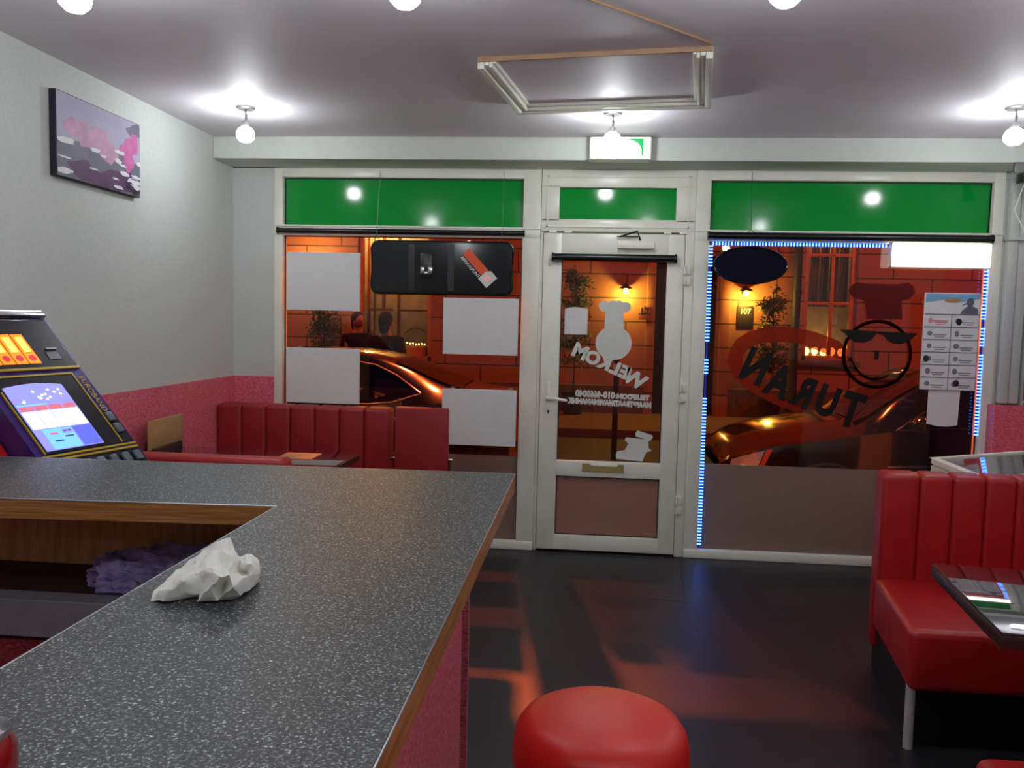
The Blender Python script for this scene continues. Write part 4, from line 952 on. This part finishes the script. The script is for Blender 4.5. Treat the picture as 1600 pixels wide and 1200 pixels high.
# ------------------------------------------------------------------ cars
def catmull(P, sub):
    out = []
    for i in range(len(P)-1):
        p0, p1, p2, p3 = P[max(0, i-1)], P[i], P[i+1], P[min(len(P)-1, i+2)]
        for s_ in range(sub):
            t_ = s_/sub; out.append([.5*((2*b_)+(-a+c)*t_+(2*a-5*b_+4*c-d)*t_*t_+(-a+3*b_-3*c+d)*t_**3) for a, b_, c, d in zip(p0, p1, p2, p3)])
    out.append(list(P[-1])); return out
def car(label, name, X0, Yc, dirn, St, wheels, glass, front_light, rear_light, quarter=None):
    """St: stations (x, zb, zbelt, w, ztop, wtop) from nose to tail; dirn=+1 nose at low X"""
    t = thing(name, label, 'car', (X0+dirn*2, Yc, G-.08)); g = G-.08
    SS = catmull(St, 6)
    def ringp(s):
        x, zb, zt, w, zc, wt = s; H = [(w*.80, zb), (w*.95, zb+.04), (w, zb+(zt-zb)*.35), (w, zb+(zt-zb)*.75), (w*.975, zt), (wt+(w*.975-wt)*.5, zt+(zc-.03-zt)*.55), (wt+.02, zc-.045), (wt-.08, zc-.012), (wt*.5, zc)]
        return [(a, z) for a, z in H]+[(0, zc+.006)]+[(-a, z) for a, z in H[::-1]]
    def pt(x, y, z): return Vector((X0+dirn*x, Yc+y, g+z))
    def sinterp(x):
        for a, c in zip(SS, SS[1:]):
            if a[0] <= x <= c[0]+1e-9:
                f = (x-a[0])/max(1e-6, c[0]-a[0]); return [p+(q-p)*f for p, q in zip(a, c)]
        return SS[-1]
    bm = bmesh.new(); R_ = [[bm.verts.new(pt(s[0], y, z)) for y, z in ringp(s)] for s in SS]
    for A, Q in zip(R_, R_[1:]):
        for j in range(len(A)-1): bm.faces.new((A[j], A[j+1], Q[j+1], Q[j]))
        bm.faces.new((A[-1], A[0], Q[0], Q[-1]))
    bm.faces.new(R_[0]); bm.faces.new(R_[-1][::-1])
    b = B(); b.add(bm); o = b.build('body', 'car_paint', t); o.data.polygons.foreach_set('use_smooth', [True]*len(o.data.polygons))
    def side(x, f, sgn, off=.012):
        x_, zb, zt, w, zc, wt = sinterp(x); y = w*.975+(wt+.02-w*.975)*f; z = zt+(zc-.045-zt)*f
        return pt(x, sgn*(y+off), z)
    for pane in glass:
        for sgn in (-1, 1):
            tb = bmesh.new(); n_ = len(pane)//2; lo = [tb.verts.new(side(x, f, sgn)) for x, f in pane[:n_]]; hi = [tb.verts.new(side(x, f, sgn)) for x, f in pane[n_:]]
            for i in range(n_-1): tb.faces.new((lo[i], lo[i+1], hi[i+1], hi[i]))
            bmesh.ops.remove_doubles(tb, verts=tb.verts, dist=.001)
            b = B(); b.add(tb); w_ = b.build('side_window', 'car_glass', t)
            outl = [side(x, f, sgn, .016) for x, f in pane[:n_]]+[side(x, f, sgn, .016) for x, f in pane[n_:][::-1]]
            b = B(); b.tube(outl, .008, 6, closed=True); b.build('window_trim', 'chrome', w_)
    def cross(xa, xb, m_, nm):   # windscreen or rear window strip following the roof line
        tb = bmesh.new(); rows = []
        for i in range(7):
            s = sinterp(xa+(xb-xa)*i/6); rows.append([tb.verts.new(pt(s[0], f*(s[5]-.04), s[4]+.012-.02*abs(f)**3)) for f in (-1, -.6, -.2, .2, .6, 1)])
        for A, Q in zip(rows, rows[1:]):
            for j in range(5): tb.faces.new((A[j], A[j+1], Q[j+1], Q[j]))
        b = B(); b.add(tb); b.build(nm, m_, t)
    cross(glass_x[name][0], glass_x[name][1], 'car_glass', 'windscreen'); cross(glass_x[name][2], glass_x[name][3], 'car_glass', 'rear_window')
    for x in wheels:
        w = sinterp(x)[3]
        for sgn in (-1, 1):
            y = sgn*(w-.10); b = B(); b.tube([pt(x+.235*math.cos(a), y, .30+.235*math.sin(a)) for a in [i*2*PI/32 for i in range(32)]], .085, 12, closed=True); wh = b.build('wheel', 'tyre', t)
            b = B(); b.cyl(pt(x, y-sgn*.05, .30), pt(x, sgn*(w-.012), .30), .19, n=32)
            for i in range(5): a = i*2*PI/5; b.cyl(pt(x, sgn*(w-.012), .30), pt(x+.17*math.cos(a), sgn*(w-.01), .30+.17*math.sin(a)), .022, n=8)
            b.build('hubcap', 'hubcap', wh)
            b = B(); b.tube([pt(x+.345*math.cos(a), sgn*(w-.004), .30+.345*math.sin(a)) for a in [i*PI/24-.1 for i in range(27)]], .022, 8); b.build('wheel_arch', 'plinth_black', t)
            tb = B(); tb.cyl(pt(x, sgn*(w-.06), .30), pt(x, sgn*(w+.001), .30), .335, n=40); tb.build('wheel_well', 'rubber', t)
    for sgn in (-1, 1):
        w = sinterp(.2)[3]
        def patch(nm, m_, quad, off=.010, n_=6):
            def P(x, f):
                x_, zb, zt, w_, zc, wt = sinterp(x); z0_ = zb+(zt-zb)*.35
                yy = w_+(w_*.975-w_)*max(0, (f-.6)/.4); return pt(x-.006, sgn*(yy+off), z0_+(zt-z0_)*f)
            tb = bmesh.new(); g_ = []
            for i in range(n_+1):
                u_ = i/n_; row = []
                for j in range(4):
                    v_ = j/3; lo = (quad[0][0]+(quad[1][0]-quad[0][0])*u_, quad[0][1]+(quad[1][1]-quad[0][1])*u_); hi = (quad[3][0]+(quad[2][0]-quad[3][0])*u_, quad[3][1]+(quad[2][1]-quad[3][1])*u_)
                    row.append(tb.verts.new(P(lo[0]+(hi[0]-lo[0])*v_, lo[1]+(hi[1]-lo[1])*v_)))
                g_.append(row)
            for A, Q in zip(g_, g_[1:]):
                for j in range(3): tb.faces.new((A[j], A[j+1], Q[j+1], Q[j]))
            b = B(); b.add(tb); return b.build(nm, m_, t)
        patch('headlight', 'headlight', [(.05, .50), (.24, .46), (.31, .95), (.07, .98)])
        patch('indicator', 'amber', [(.255, .52), (.30, .56), (.37, .96), (.32, .96)], .012)
        patch('side_moulding', 'chrome', [(1.25, .40), (3.0, .40), (3.0, .44), (1.25, .44)], .006, 12)
        xe = St[-1][0]; patch('tail_light', 'tail_red', [(xe-.30, .45), (xe-.02, .45), (xe-.02, .95), (xe-.22, .95)])
        b = B(); sm = sinterp(mirr[name]); b.sph(pt(mirr[name], sgn*(sm[3]+.08), sm[2]+.07), .10, (.6, 1, .65), n=16); b.build('mirror', 'car_paint', t)
        for x in doors[name]:
            s = sinterp(x); b = B(); b.box(*sorted((X0+dirn*x-.07, X0+dirn*x+.07)), *sorted((Yc+sgn*(s[3]), Yc+sgn*(s[3]+.03))), g+s[2]-.12, g+s[2]-.09, .006); b.build('door_handle', 'chrome', t)
    s = sinterp(.08); b = B(); b.box(*sorted((X0+dirn*-.01, X0+dirn*.05)), Yc-.25, Yc+.25, g+.33, g+.44, .005); b.build('number_plate', 'board_white', t)
    b = B(); b.box(*sorted((X0+dirn*.0, X0+dirn*.05)), Yc-.42, Yc+.42, g+.50, g+.60, .01); b.build('grille', 'plinth_black', t)
    return t
glass_x = {'parked_hatchback': (1.05, 1.72, 3.55, 4.0), 'parked_sedan': (1.35, 2.05, 3.15, 3.75)}
mirr = {'parked_hatchback': 1.45, 'parked_sedan': 1.65}
doors = {'parked_hatchback': (2.35,), 'parked_sedan': (2.35, 3.25)}
hatch = [(0, .30, .58, .52, .62, .40), (.10, .22, .66, .70, .74, .52), (.35, .2, .76, .80, .84, .58), (.80, .2, .84, .84, .93, .60), (1.10, .2, .90, .85, 1.00, .62), (1.40, .2, .93, .85, 1.20, .58), (1.80, .2, .95, .85, 1.40, .55), (2.3, .2, .96, .85, 1.46, .56), (3.0, .2, .97, .85, 1.44, .56), (3.5, .2, .98, .84, 1.37, .54), (3.85, .24, .98, .80, 1.12, .56), (4.0, .32, .80, .66, .86, .50)]
sedan = [(0, .30, .56, .54, .60, .40), (.12, .22, .66, .74, .72, .52), (.45, .2, .76, .83, .84, .6), (1.0, .2, .84, .86, .92, .62), (1.35, .2, .90, .87, .98, .62), (1.75, .2, .94, .87, 1.25, .57), (2.2, .2, .96, .87, 1.42, .55), (2.8, .2, .97, .87, 1.43, .55), (3.2, .2, .99, .87, 1.34, .54), (3.6, .2, 1.02, .86, 1.18, .55), (3.95, .2, 1.03, .85, 1.10, .58), (4.3, .22, 1.00, .82, 1.06, .60), (4.48, .3, .86, .72, .92, .55)]
car('dark glossy hatchback parked nose left outside the right window', 'parked_hatchback', 1.14, 7.62, 1, hatch, (.80, 3.3), [[(1.30, .08), (1.6, .06), (2.1, .06), (2.55, .06), (1.32, .12), (1.72, .62), (2.1, .88), (2.55, .92)], [(2.62, .06), (3.1, .06), (3.5, .10), (2.62, .92), (3.1, .92), (3.42, .80)]], .66, .75)
car('dark glossy saloon parked tail right outside the left window', 'parked_sedan', -4.85, 7.75, 1, sedan, (.85, 3.45), [[(1.72, .08), (2.0, .06), (2.4, .06), (2.65, .06), (1.74, .14), (2.05, .66), (2.4, .92), (2.65, .94)], [(2.72, .06), (3.0, .06), (3.2, .10), (3.42, .42), (2.72, .94), (3.0, .92), (3.2, .80), (3.42, .46)]], .66, .88)

# ------------------------------------------------------------------ pedestrians
def person(x, y, label, seed, turn):
    g = G+.04 if y > 12.6 else G-.08
    t = thing('person', label, 'person', (x, y, g)); R = Matrix.Rotation(turn, 4, 'Z'); OM = at3(x, y, g) @ R
    def skin(name, verts, edges, rad, m, sub=2, par=t):
        me = bpy.data.meshes.new(name); me.from_pydata([OM @ Vector(v)-OFF[par.name] for v in verts], edges, [])
        o = bpy.data.objects.new(name, me); link(o, name, par)
        me.materials.append(M[m]); mo = o.modifiers.new('s', 'SKIN'); 
        for i, r in enumerate(rad): me.skin_vertices[0].data[i].radius = (r, r) if not isinstance(r, tuple) else r
        me.skin_vertices[0].data[0].use_root = True; mo.use_smooth_shade = True
        sb = o.modifiers.new('u', 'SUBSURF'); sb.levels = sub; sb.render_levels = sub; return o
    V = [(0, 0, .98), (0, 0, 1.16), (0, 0, 1.38), (0, 0, 1.50), (0, -.01, 1.60), (0, -.02, 1.70)]; E_ = [(0, 1), (1, 2), (2, 3), (3, 4), (4, 5)]; r = [(.15, .11), (.14, .10), (.16, .11), .055, .075, .075]
    for sg in (-1, 1):
        i = len(V); V += [(sg*.10, 0, .90), (sg*.11, .01, .50), (sg*.12, .03, .09), (sg*.13, -.10, .04)]; E_ += [(0, i), (i, i+1), (i+1, i+2), (i+2, i+3)]; r += [.10, .065, .042, .035]
        i = len(V); V += [(sg*.19, 0, 1.42), (sg*.25, .02, 1.14), (sg*.24, -.10, .90), (sg*.24, -.13, .83)]; E_ += [(2, i), (i, i+1), (i+1, i+2), (i+2, i+3)]; r += [.06, .045, .03, .028]; h = i+3
        for q in range(4):
            i = len(V); fy = -.155+q*.02; V += [(sg*(.235), fy, .78), (sg*.225, fy-.005, .745-.005*(q == 1))]; E_ += [(h, i), (i, i+1)]; r += [.009, .008]
        i = len(V); V += [(sg*.215, -.165, .80), (sg*.205, -.18, .775)]; E_ += [(h, i), (i, i+1)]; r += [.010, .008]
    body = skin('body', V, E_, r, 'skin')
    b = B(); b.sph(OM @ Vector((0, -.012, 1.675)), .098, (.85, 1.0, 1.2), n=24, rot=R.to_3x3()); b.sph(OM @ Vector((0, -.112, 1.66)), .016, (.7, 1, 1.4), n=10); b.sph(OM @ Vector((-.08, -.01, 1.66)), .02, (.5, 1, 1.5), n=10); b.sph(OM @ Vector((.08, -.01, 1.66)), .02, (.5, 1, 1.5), n=10)
    b.build('head', 'skin', t)
    b = B()
    for sg in (-1, 1): b.sph(OM @ Vector((sg*.032, -.100, 1.685)), .010, n=8)
    b.build('eyes', 'vinyl_black', t)
    b = B(); b.sph(OM @ Vector((0, -.100, 1.615)), .018, (1.3, .5, .35), n=10, rot=R.to_3x3()); b.build('mouth', 'tail_red', t)
    b = B(); b.sph(OM @ Vector((0, .012, 1.705)), .104, (.9, 1.0, 1.08), n=24, rot=R.to_3x3()); b.sph(OM @ Vector((0, .05, 1.62)), .08, (.95, .7, 1.2), n=18, rot=R.to_3x3()); b.build('hair', 'hair', t)
    V = [(0, 0, .78), (0, 0, 1.0), (0, 0, 1.2), (0, 0, 1.40), (0, .01, 1.50)]; E_ = [(0, 1), (1, 2), (2, 3), (3, 4)]; r = [(.22, .17), (.19, .15), (.185, .14), (.19, .135), (.085, .085)]
    for sg in (-1, 1):
        i = len(V); V += [(sg*.20, 0, 1.43), (sg*.26, .02, 1.14), (sg*.245, -.09, .92)]; E_ += [(3, i), (i, i+1), (i+1, i+2)]; r += [.085, .07, .052]
    skin('coat', V, E_, r, 'coat_cloth')
    V = [(0, 0, .92)]; E_ = []; r = [(.16, .12)]
    for sg in (-1, 1):
        i = len(V); V += [(sg*.10, 0, .86), (sg*.11, .01, .50), (sg*.12, .03, .13)]; E_ += [(0, i), (i, i+1), (i+1, i+2)]; r += [.115, .082, .062]
    skin('trousers', V, E_, r, 'trousers')
    for sg in (-1, 1): b = B(); b.sph(OM @ Vector((sg*.125, -.05, .045)), .075, (.75, 1.9, .62), n=16, rot=R.to_3x3()); b.build('shoe', 'rubber', t)
person(-2.62, 10.6, 'person in dark coat standing before the lit shop window, seen between the boards', 1, 2.9)
person(-3.36, 11.9, 'person in dark coat half hidden by the lower left white board', 2, .9)
# door mat outline inlaid in the floor
b = B(); q = [(-.44, 4.69), (.575, 4.60), (.64, 5.46), (-.36, 5.46)]
for i in range(1, 4): b.tube([(q[i-1][0], q[i-1][1], .0005), (q[i][0], q[i][1], .0005)], .0018, 4)
b.tube([(q[3][0], q[3][1], .0005), (q[0][0], q[0][1], .0005)], .0018, 4)
b.box(-.43, .57, 4.66, 5.44, .0, .0004)
top('floor_mat', b, ['floor_tile'], 'thin metal-edged mat square let into the dark floor before the door', 'mat')
